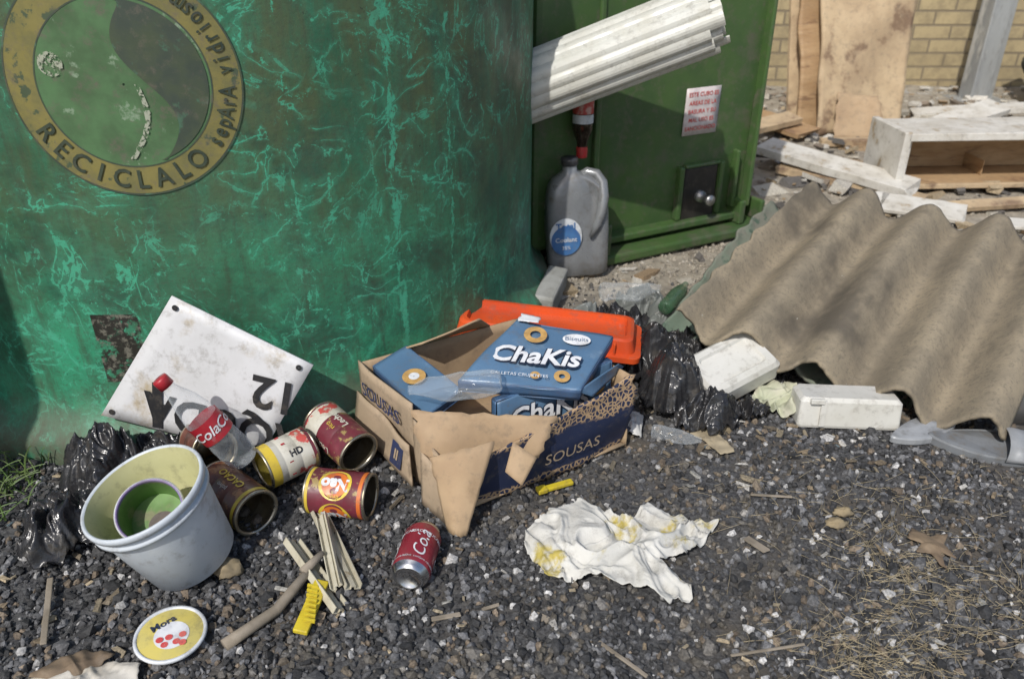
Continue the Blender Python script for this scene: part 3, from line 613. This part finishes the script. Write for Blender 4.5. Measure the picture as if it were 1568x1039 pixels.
tincan('cocoa_tin',(-.392,1.37,.085),(-.300,1.276,.068),.043,mar,texts=ring_text([('Leche',0,.5,.02,wlb,.0004),('rico',.5,.5,.014,yel,0)]),bands=[(.06,.35,wlb)])
tincan('cocoa_tin',(-.625,1.32,.07),(-.565,1.24,.10),.042,brn,texts=())
cc=empty('soda_can'); p0=V((-.171,.974,.034)); p1=V((-.155,1.086,.034)); F=frame(p0,p1-p0,0)
al=M('aluminium',(.62,.62,.63),(.5,.5,.51),s=30,rough=.25,metal=1,grime=.2)
vs,fs=lathe([(.001,.010),(.012,.008),(.020,.003),(.0235,0),(.0255,.001),(.029,.007),(.0325,.013)],48); mk('base',vs,fs,al,cc,True,mw=F)
canred=M('red_can_print',(.32,.03,.05),(.25,.022,.038),s=10,rough=.33,metal=.25)
vs,fs=lathe([(.0325,.013),(.033,.016),(.033,.100),(.030,.107)],48); mk('body',vs,fs,canred,cc,True,mw=F)
vs,fs=lathe([(.030,.107),(.0265,.113),(.0275,.115),(.026,.115),(.025,.112),(.001,.112)],48); mk('top',vs,fs,al,cc,True,mw=F)
for k in range(4):
    a=k*math.pi/2+.35; ctext('script_%d'%k,'Cola',.033,.055,a,.032,wp,cc,F,rot=math.pi/2,shear=.35); ctext('small_%d'%k,'ZERO AZUCAR',.033,.082,a+.1,.0085,wp,cc,F)
    ctext('bottomline_%d'%k,'330ml  contiene cafeina',.033,.022,a+.1,.006,wp,cc,F)
# ---------------------------------------------------------------- stick, strips, lid
woodg=M('grey_weathered_wood',(.27,.23,.18),(.19,.16,.12),s=14,rough=.85,bump=.5,bs=60)
tube('wooden_stick',[(-.441,.857,.014),(-.41,.891,.015),(-.378,.925,.017),(-.362,.962,.02),(-.342,1.0,.028)],.0085,woodg,None,rr=[.010,.0095,.009,.009,.007])
tube('wooden_stick',[(-.35,.995,.03),(-.325,1.035,.035)],.008,woodg,None,rr=[.009,.006])
st=empty('pvc_strip'); pst=M('cream_pvc',(.50,.47,.37),(.40,.36,.26),s=14,c3=(.25,.2,.12),s3=18,rough=.5)
def channel(name,p0,p1,wd,ht,mat,par,roll=0,th=.002):
    p0,p1=V(p0),V(p1); F=frame(p0,p1-p0,roll); L_=(p1-p0).length; pr=[(-wd,ht),(-wd,0),(-wd*.3,0),(-wd*.25,ht*.5),(wd*.25,ht*.5),(wd*.3,0),(wd,0),(wd,ht)]
    vs=[(x,y,z) for z in (0,L_*.5,L_) for x,y in pr]; n=len(pr); fs=[(j*n+i,j*n+i+1,(j+1)*n+i+1,(j+1)*n+i) for j in range(2) for i in range(n-1)]
    return mk(name,vs,fs,mat,par,False,mw=F,solid=th)
channel('strip_a',(-.392,1.075,.02),(-.275,.922,.012),.015,.012,pst,st,math.radians(-35)); channel('strip_b',(-.365,1.165,.018),(-.262,.965,.022),.013,.010,pst,st,math.radians(-20)); channel('strip_c',(-.345,1.13,.035),(-.285,.96,.03),.009,.008,pst,st,math.radians(30))
ys=empty('yellow_plastic_strip'); ym=M('yellow_plastic',(.58,.46,.03),(.46,.35,.02),s=30,rough=.5)
box('strip',(-.322,.928,.022),(.024,.10,.009),ym,ys,R3(6,8,-8),.002)
for k in range(8): box('tooth_%d'%k,(-.322-.0015*(k-4),.892+.0102*k,.030),(.018,.004,.006),ym,ys,R3(0,8,-8),.0005)
ys=empty('yellow_plastic_strip'); box('strip',(.085,1.245,.012),(.075,.014,.008),ym,ys,R3(0,0,24),.002); box('end',(.058,1.232,.014),(.02,.018,.01),ym,ys,R3(0,0,24),.002)
ld=empty('tin_lid'); LF=frame((-.527,.872,.018),(.05,-.05,1))
vs,fs=lathe([(.052,.0),(.054,.004),(.053,.007),(.049,.007),(.048,.005)],48); mk('rim',vs,fs,wl,ld,True,mw=LF)
vs,fs=lathe([(.048,.005),(.047,.0055),(.001,.0055)],48); mk('top_yellow',vs,fs,M('pale_yellow_print',(.58,.48,.12),(.5,.43,.14),s=14,rough=.4),ld,True,mw=LF)
def flatdisc(nm,cx,cy,r,mt,z): 
    vs,fs=disc2(r,.0005,24); mk(nm,[(x+cx,y+cy,z) for x,y,_ in vs],fs,mt,ld,mw=LF)
flatdisc('band',0,-.004,.026,wp,.0062)
for k,(cx,cy) in enumerate(((-.016,-.014),(.0,-.02),(.013,-.014),(-.005,-.006),(.006,-.028),(-.018,-.002))): flatdisc('berry_%d'%k,cx,cy,.0055,sr_,.0066+.0002*k)
vs,fs=tgeo('Mora',.018,.0005); mk('lid_text',[(x,y+.024,.0064) for x,y,_ in vs],fs,dkt,ld,mw=LF)
# ---------------------------------------------------------------- crumpled cloth
clothm=M('stained_white_cloth',(.56,.55,.51),(.46,.45,.41),s=9,c3=(.42,.34,.08),s3=8,lo3=.53,hi3=.62,rough=.9,bump=.5,bs=140)
def cloth(name,outl,cen,hmax,mat,seed,nr=46,na=220,fold=.022,fr=11,th=.0015,z0=0,dome=2.2):
    cen=V((*cen,0)); od=sorted((math.atan2(y-cen.y,x-cen.x),math.hypot(x-cen.x,y-cen.y)) for x,y in outl); vs=[];fs=[]
    def R(a):
        for k in range(len(od)):
            a0,r0=od[k]; a1,r1=od[(k+1)%len(od)]
            if k==len(od)-1: a1+=2*math.pi
            for aa in(a,a+2*math.pi):
                if a0<=aa<=a1:
                    d=V((math.cos(aa),math.sin(aa),0)); A0=V((r0*math.cos(a0),r0*math.sin(a0),0)); e=V((r1*math.cos(a1),r1*math.sin(a1),0))-A0
                    den=d.x*e.y-d.y*e.x
                    return (A0.x*e.y-A0.y*e.x)/den if abs(den)>1e-9 else r0
        return od[0][1]
    for j in range(nr+1):
        q=j/nr
        for i in range(na):
            a=-math.pi+2*math.pi*i/na; r=R(a)*q*(1+(.07*noise.noise(V((a*6,seed,0)))+.03*noise.noise(V((a*25,seed,0))))*q)
            x=cen.x+r*math.cos(a); y=cen.y+r*math.sin(a); s=V((x*fr,y*fr,seed))
            wv=V((noise.noise(s),noise.noise(s+V((7,3,1))),0)); s2=s+wv*1.0
            def rid(p,k): return max(1-abs(noise.noise(p))*k,0)
            hn=.4+.6*noise.noise(s*.5+V((2,2,seed))) if hmax<.05 else .75+.5*noise.noise(s*.4+V((2,2,seed)))
            z=hmax*(1-q**dome)*hn+fold*rid(s2,3.0)**1.2*(1-.4*q)+fold*.5*rid(s2*1.9+V((3,3,3)),3)**1.2+fold*.22*rid(s2*4.2+V((1,5,3)),2.6)
            vs.append((x+wv.x*.14/fr,y+wv.y*.14/fr,gh(x,y)+.007+max(z,0)+z0))
    for j in range(nr):
        for i in range(na): fs.append((j*na+i,(j+1)*na+i,(j+1)*na+(i+1)%na,j*na+(i+1)%na))
    return mk(name,vs,fs,mat,None,True,solid=th)
cloth('crumpled_cloth',[(.022,1.11),(.06,1.165),(.138,1.185),(.175,1.165),(.215,1.153),(.255,1.19),(.30,1.15),(.375,1.145),(.35,1.10),(.303,1.045),(.248,1.02),(.293,.948),(.254,.925),(.191,.967),(.062,1.0),(.032,1.05)],(.185,1.07),.014,clothm,3,64,300,.026,9)
paper=M('dirty_paper',(.55,.52,.46),(.42,.38,.31),s=12,rough=.8)
cloth('torn_paper',[(-.72,.80),(-.62,.835),(-.56,.83),(-.55,.78),(-.62,.75),(-.72,.75)],(-.63,.795),.01,paper,9,20,90,.008)
cloth('torn_paper',[(.54,1.53),(.57,1.60),(.66,1.61),(.67,1.50),(.62,1.47)],(.61,1.54),.03,M('pale_green_paper',(.38,.40,.28),(.5,.48,.38),s=12,rough=.8),12,30,120,.03)
cloth('torn_paper',[(.385,1.44),(.41,1.47),(.47,1.36),(.43,1.35)],(.425,1.405),.004,M('tan_paper',(.36,.30,.20),rough=.9),14,12,60,.005)
cloth('torn_paper',[(.23,1.42),(.26,1.50),(.29,1.49),(.275,1.40)],(.263,1.45),.02,M('crumpled_white_paper',(.55,.54,.51),s=12,rough=.8),15,20,90,.02)
# grey sandal under the sheet edge
sl=empty('grey_sandal'); slm=M('grey_foam_rubber',(.17,.18,.19),(.12,.125,.13),s=18,rough=.7,grime=.6); slt=M('light_grey_strap',(.30,.31,.32),(.22,.23,.24),s=18,rough=.5)
def sole(sc_,z):
    out=[]
    for i in range(40):
        t=2*math.pi*i/40; x=.125*math.cos(t); wd=.042+.010*math.cos(t)-.010*math.cos(2*t+.4)*.6; out.append((x*sc_,wd*math.sin(t)*sc_,z+.006*math.cos(t)**2))
    return out
SW=Matrix.Translation((1.005,1.372,.014))@R3(4,0,-14).to_4x4()
vs,fs=loops([sole(.97,-.012),sole(1,-.008),sole(1,.008),sole(.96,.012),sole(.90,.010)],True); mk('sole',vs,fs,slm,sl,False,mw=SW)
vs=[];fs=[]
for i in range(15):
    t=math.pi*i/14; y=.052*math.cos(t); z=.006+.038*math.sin(t)
    vs+=[(.015+.008*math.sin(t),y,z),(.075-.004*math.sin(t),y*.92,z*.85)]
for i in range(14): fs.append((2*i,2*i+1,2*i+3,2*i+2))
mk('strap',vs,fs,slt,sl,True,mw=SW,solid=.003)
SW2=SW@Matrix.Translation((-.13,.02,.005))@R3(0,0,35).to_4x4()@Matrix.Scale(.7,4)
vs,fs=loops([sole(.97,-.012),sole(1,-.008),sole(1,.008),sole(.96,.012)],True); mk('sole_fragment',vs,fs,slt,sl,False,mw=SW2)
# ---------------------------------------------------------------- bags (thin crumpled film heaps)
bag=M('black_bag_plastic',(.016,.016,.018),(.026,.026,.028),s=12,rough=.26,rv=.08,bump=.5,bs=26,bd=.006,grime=.25)
def bagheap(cx,cy,rx,ry,h,seed,z0=0,mat=bag,name='black_rubbish_bag'):
    outl=[]
    for i in range(14):
        a=2*math.pi*i/14; k=1+.45*noise.noise(V((i*1.7,seed,0))); outl.append((cx+rx*k*math.cos(a),cy+ry*k*math.sin(a)))
    return cloth(name,outl,(cx,cy),h,mat,seed,44,150,.034,15,.0008,z0,2.6)
for k,a in enumerate([(-.80,1.12,.085,.11,.055),(-.80,1.27,.085,.075,.10),(-.70,1.315,.10,.05,.05),(.365,1.54,.075,.085,.11),(.43,1.46,.07,.055,.06),(.34,1.67,.07,.055,.15),(.43,1.76,.08,.07,.07),(.27,1.92,.13,.06,.045),(.57,1.68,.10,.08,.05),(.51,1.50,.07,.035,.02)]): bagheap(*a,k*3+2)
gb=M('grey_bag_plastic',(.18,.19,.18),(.11,.12,.11),s=14,c3=(.06,.10,.075),s3=8,rough=.35)
for k,a in enumerate([(.36,2.03,.08,.045,.05),(.20,1.90,.07,.04,.05),(.42,1.92,.06,.05,.06)]): bagheap(*a,k+60,0,gb,'grey_plastic_bag')
bottle('plastic_bottle',(.24,1.98,.09),(1,.12,.05),.8,crush=.4); bottle('plastic_bottle',(.30,1.42,.02),(1,-.3,.0),.5,crush=.4)
bottle('plastic_bottle',(.40,1.88,.09),(.5,.8,.1),.7,mat=M('green_pet',(.05,.12,.06),(.04,.09,.05),rough=.15,alpha=.7))
conc=M('concrete',(.33,.33,.31),(.25,.25,.23),s=14,rough=.9,bump=.6,bs=70)
box('concrete_block',(.11,2.10,.035),(.06,.20,.08),conc,None,R3(4,6,-15),.008)
wplm=M('white_abs_plastic',(.58,.57,.53),(.50,.49,.44),s=6,c3=(.40,.37,.31),s3=10,lo3=.56,hi3=.8,rough=.38)
wc=empty('white_plastic_housing'); W1=Matrix.Translation((.505,1.60,.075))@R3(20,-12,28).to_4x4()
vs,fs=loops([rr(.095,.062,.012,-.03),rr(.098,.065,.012,-.025),rr(.096,.063,.012,.02),rr(.088,.055,.01,.03),rr(.07,.04,.01,.031),rr(.066,.036,.01,.024)],True); mk('shell',vs,fs,wplm,wc,False,mw=W1)
W2=Matrix.Translation((.735,1.485,.045))@R3(-6,0,-4).to_4x4()
wc=empty('white_plastic_housing')
vs,fs=loops([rr(.108,.04,.008,-.036),rr(.11,.042,.008,-.03),rr(.108,.04,.008,.025),rr(.10,.034,.008,.034)],True); mk('shell',vs,fs,wplm,wc,False,mw=W2)
box('clip',(-.06,-.044,.0),(.012,.006,.06),wplm,wc,None,.001,mw=W2); box('clip_b',(-.075,-.046,.03),(.03,.01,.012),wplm,wc,None,.002,mw=W2)
tub=M('dark_rubber',(.05,.05,.052),(.08,.08,.08),s=12,rough=.6)
tube('bent_rubber_mat',[(1.16,1.46,.03),(1.18,1.56,.05),(1.25,1.68,.06)],.06,tub,None,n=20)
# ---------------------------------------------------------------- debris in background
wood=M('raw_wood',(.42,.28,.15),(.32,.20,.10),s=4,stretch=(1,1,5),c3=(.22,.13,.07),s3=6,rough=.75,bump=.3,bs=40)
pale=M('pale_weathered_wood',(.48,.36,.22),(.37,.27,.165),s=5,c3=(.2,.13,.08),s3=7,lo3=.52,hi3=.66,rough=.85,bump=.5,bs=30,bd=.006)
wpt=M('white_painted_wood',(.60,.58,.53),(.48,.45,.39),s=8,c3=(.35,.28,.19),s3=14,lo3=.58,hi3=.66,rough=.6,bump=.2,bs=60)
dr=empty('wooden_drawer'); DW=Matrix.Translation((1.55,3.12,.03))@R3(0,0,3).to_4x4()
def db(n,x0,x1,y0,y1,z0,z1,mt): return box(n,((x0+x1)/2,(y0+y1)/2,(z0+z1)/2),(x1-x0,y1-y0,z1-z0),mt,dr,None,.003,mw=DW)
db('bottom_board',0,.95,0,.26,0,.018,wood); db('top_board',0,.95,-.01,.26,.202,.22,wpt); db('side_left',0,.022,.001,.26,.019,.201,wpt); db('side_right',.928,.95,.001,.26,.019,.201,wpt); db('back_panel',.023,.927,.24,.258,.019,.201,wood)
db('front_lip_top',-.01,.96,-.03,-.011,.195,.225,wpt); db('front_lip_bottom',0,.95,-.018,-.001,0,.02,pale); db('front_lip_left',-.03,-.001,-.03,.26,-.01,.23,wpt)
db('divider',.40,.405,.1,.239,.019,.08,wood)
def plank(name,p0,p1,wd,th,mat,roll=0):
    p0,p1=V(p0),V(p1); q=(p1-p0).to_track_quat('Y','Z').to_matrix().to_4x4(); L_=(p1-p0).length
    n=12; vs=[]
    for j in range(n+1):
        y=-L_/2+L_*j/n; d=.06*wd*noise.noise(V((p0.x*5,j*.6,p0.y)))
        for sx,sz in((-1,-1),(1,-1),(1,1),(-1,1)): 
            ey=(.04*wd+.3*wd*random.random()) if j in(0,n) else 0
            vs.append((sx*wd/2+d,y+(ey if j==0 else -ey),sz*th/2))
    fs=[(j*4+i,j*4+(i+1)%4,(j+1)*4+(i+1)%4,(j+1)*4+i) for j in range(n) for i in range(4)]+[(3,2,1,0),(n*4,n*4+1,n*4+2,n*4+3)]
    return mk(name,vs,fs,mat,None,mw=Matrix.Translation((p0+p1)/2)@q@Matrix.Rotation(roll,4,'Y'),bevel=.002)
plank('white_plank',(1.10,3.55,.10),(1.60,3.02,.05),.13,.035,wpt,.15); plank('wooden_plank',(1.15,3.42,.03),(1.62,3.0,.02),.06,.03,pale)
plank('wooden_plank',(1.52,4.35,.0),(1.50,4.75,1.1),.07,.03,pale); plank('wooden_plank',(1.60,2.88,.03),(2.3,2.98,.04),.05,.02,pale,.3); plank('wooden_plank',(1.75,2.75,.02),(2.2,2.6,.03),.08,.012,wpt,.1)
plank('wooden_plank',(1.35,2.95,.04),(1.68,2.80,.03),.12,.015,wpt,.25); plank('wooden_plank',(1.0,3.9,.05),(1.45,4.1,.10),.10,.03,pale,.2); plank('wooden_plank',(1.9,3.9,.03),(2.6,4.3,.12),.14,.03,wpt,.2); plank('wooden_plank',(2.2,4.5,.03),(3.1,4.4,.10),.10,.03,wpt,.1); plank('wooden_plank',(1.5,3.9,.02),(2.0,3.8,.05),.05,.03,pale,.1)
plank('wooden_plank',(2.5,3.6,.05),(3.2,4.2,.18),.16,.03,wpt,.1); plank('wooden_plank',(1.2,4.4,.08),(1.5,3.95,.04),.16,.02,wood,.1)
sheet('chipboard_panel',[V((1.56,4.12,.0)),V((2.03,4.22,.02)),V((2.10,4.62,1.25)),V((1.55,4.52,1.25))],pale,None,24,40,.018,3,.02,4,torn=.03)
sheet('chipboard_panel',[V((1.50,4.22,.0)),V((1.78,4.26,.0)),V((1.74,4.55,.9)),V((1.46,4.5,.95))],wood,None,16,24,.015,3,.02,8,torn=.04)
sheet('cardboard_scrap',[V((1.62,4.02,.01)),V((1.86,4.0,.01)),V((1.84,4.1,.20)),V((1.64,4.12,.22))],card,None,12,10,.02,6,.006,4,torn=.08)
m,nt,b=newmat('cream_brick'); vec=ncoord(nt,'Object'); mp=nt.nodes.new('ShaderNodeMapping'); mp.inputs['Rotation'].default_value=(math.radians(90),0,0); nt.links.new(vec,mp.inputs[0])
br=nt.nodes.new('ShaderNodeTexBrick'); br.inputs['Scale'].default_value=1; br.inputs['Brick Width'].default_value=.24; br.inputs['Row Height'].default_value=.085; br.inputs['Mortar Size'].default_value=.007; br.inputs['Mortar Smooth'].default_value=.2
br.inputs['Color1'].default_value=(.46,.37,.21,1); br.inputs['Color2'].default_value=(.35,.28,.16,1); br.inputs['Mortar'].default_value=(.22,.18,.12,1)
nt.links.new(mp.outputs[0],br.inputs['Vector'])
c=nmix(nt,nmath(nt,'MULTIPLY',nrange(nt,nnoise(nt,vec,9,6,.75),.42,.66),.55),br.outputs['Color'],(.2,.16,.1))
nt.links.new(c,b.inputs['Base Color']); b.inputs['Roughness'].default_value=.9
nbump(nt,b,nmath(nt,'SUBTRACT',nmath(nt,'MULTIPLY',nnoise(nt,vec,60,4),.3),br.outputs['Fac']),.8,.008)
box('brick_wall',(1.5,5.6,1.4),(14,.3,2.8),m,None,None,0)
box('brick_wall_coping',(1.5,5.6,2.84),(14.1,.38,.08),conc,None,None,.01)
gv=M('galvanised_post',(.42,.43,.42),(.30,.31,.31),s=7,stretch=(1,1,.3),c3=(.55,.55,.52),s3=9,rough=.5,metal=.35)
po=empty('galvanised_gate_post'); box('post',(2.82,5.0,.9),(.12,.12,1.8),gv,po,R3(0,0,8),.006); box('flange',(2.90,5.02,.9),(.05,.08,1.78),gv,po,R3(0,0,8),.004); box('foot_plate',(2.85,5.0,.006),(.3,.25,.012),gv,po,R3(0,0,8),.002)
blob('dark_tarpaulin_heap',(3.30,4.85,.28),(.30,.22,.42),M('dark_tarpaulin',(.07,.075,.06),(.11,.11,.09),s=8,rough=.7),44,.4,3)
def reg(n,x0,x1,y0,y1): return x0+(x1-x0)*rng.random(n),y0+(y1-y0)*rng.random(n)
xa,ya=reg(1500,.9,4.2,3.2,5.35); xb,yb=reg(300,1.0,2.6,2.45,3.3); xc,yc=reg(50,.15,.9,1.9,2.45)
xs=np.concatenate([xa,xb,xc]); ys_=np.concatenate([ya,yb,yc]); n=len(xs)
sz=.006+.03*rng.random(n)**3; S=np.stack([sz*(.6+1.4*rng.random(n)),sz*(.5+.6*rng.random(n)),sz*(.12+.4*rng.random(n))],1)
pal=np.array([(.5,.46,.38),(.35,.25,.15),(.5,.47,.41),(.25,.2,.15),(.12,.11,.1),(.42,.33,.21),(.52,.49,.43)]); C_=pal[rng.integers(0,len(pal),n)]*(.65+.4*rng.random((n,1)))
chip=attrmat('rubble_chips',.85)
scatter('rubble',np.stack([xs,ys_,.006+.03*rng.random(n)**2*(ys_>3)],1),S,C_,chip,BX,BXF,.35,True,.35)
xa,ya=sample(190,.72,1.75); xb,yb=reg(110,.3,.95,1.2,1.6); xs=np.concatenate([xa,xb]); ys_=np.concatenate([ya,yb]); n=len(xs)
k_=((xs+.795)**2+(ys_-2.22)**2>.9**2); xs=xs[k_];ys_=ys_[k_];n=len(xs)
sz=.003+.007*rng.random(n)**3; S=np.stack([sz*(1+1.0*rng.random(n)),sz*.6,sz*.15+.0006],1)
pal=np.array([(.30,.25,.17),(.45,.43,.39),(.22,.17,.11),(.36,.29,.19),(.3,.29,.26),(.16,.13,.09),(.15,.2,.22)]); wts=[.25,.12,.23,.13,.1,.15,.02]
C_=pal[rng.choice(len(pal),n,p=wts)]*(.6+.5*rng.random((n,1)))
scatter('small_litter',np.stack([xs,ys_,[gh(a,b_)+.008 for a,b_ in zip(xs,ys_)]],1),S,C_,chip,BX,BXF,.45,True,.3)
stn=M('ochre_stone',(.28,.22,.13),(.2,.16,.10),s=20,rough=.9,bump=.4)
for l,s_ in (((-.49,1.02,.012),(.024,.02,.017)),((.60,1.14,.010),(.02,.012,.010)),((.625,1.17,.010),(.018,.010,.010)),((.45,1.45,.010),(.035,.022,.01))): blob('ochre_stone',l,s_,stn,int(l[0]*50)+60,.4,3,3)
for k,(a,bq,wd) in enumerate([((-.13,.91),(-.08,.92),.009),((.03,.925),(.06,.905),.012),((.13,.87),(.20,.80),.007),((.46,1.22),(.54,1.21),.006),((.42,1.10),(.45,1.06),.014),((-.05,.93),(-.02,.94),.006),((-.72,.86),(-.78,1.0),.01),((.33,.84),(.45,.86),.005)]):
    plank('wood_splinter',(*a,.012),(*bq,.014),wd,.003,woodg)
leafm=M('dry_leaf',(.20,.145,.09),(.14,.10,.065),s=20,rough=.8)
cloth('dry_leaf',[(.71,1.10),(.73,1.13),(.75,1.10),(.79,1.11),(.77,1.08),(.78,1.04),(.76,1.06),(.75,1.02),(.74,1.06),(.715,1.06),(.73,1.08)],(.75,1.08),.008,leafm,21,12,80,.008,th=.0008)
cloth('dry_leaf',[(-.72,.80),(-.66,.86),(-.60,.84),(-.64,.80)],(-.65,.82),.012,leafm,25,10,60,.012,th=.0008)
def blades(name,pts,lens,wd,mat,rise,seed):
    rnd=random.Random(seed); vs=[];fs=[]
    for (x,y),L_ in zip(pts,lens):
        a=rnd.gauss(.3,.9) if rise[1]<1 else rnd.uniform(0,6.28); cv=rnd.uniform(-1.0,1.0); z0=gh(x,y)+.006; p=V((x,y,z0)); sl=rnd.uniform(*rise); nseg=6; b0=len(vs)
        for k in range(nseg+1):
            t=k/nseg; d=V((math.cos(a+cv*t),math.sin(a+cv*t),0)); s_=d.cross(V((0,0,1))); w_=wd*(1-.6*t)
            vs.append(p-s_*w_); vs.append(p+s_*w_); vs.append(p+V((0,0,w_*1.3)))
            p=p+d*L_/nseg*math.cos(sl)+V((0,0,L_/nseg*math.sin(sl)*(1-.9*t)))
        for k in range(nseg):
            q=b0+k*3
            for u,v in((0,1),(1,2),(2,0)): fs.append((q+u,q+v,q+3+v,q+3+u))
    return mk(name,vs,fs,mat)
straw=M('straw',(.36,.30,.19),(.22,.18,.11),s=60,lo=.42,hi=.58,rough=.8,grime=0)
rnd=random.Random(4)
def clump(n,cx,cy,sx,sy): return [(rnd.gauss(cx,sx),rnd.gauss(cy,sy)) for _ in range(n)]
pts=clump(220,.66,1.03,.06,.05)+clump(240,.53,.83,.07,.04)+clump(130,.80,.92,.08,.06)+clump(70,.72,1.18,.10,.04)+clump(80,.62,.92,.05,.04)+[(rnd.uniform(.3,1.05),rnd.uniform(.78,1.35)) for _ in range(150)]
blades('dry_grass',pts,[rnd.uniform(.012,.065) for _ in pts],.0005,straw,(0,.3),1)
pts=clump(110,-1.0,1.22,.035,.07)
blades('grass_tuft',pts,[rnd.uniform(.03,.10) for _ in pts],.0022,M('green_grass',(.06,.12,.02),(.09,.13,.03),s=20,rough=.6),(.5,1.4),2)
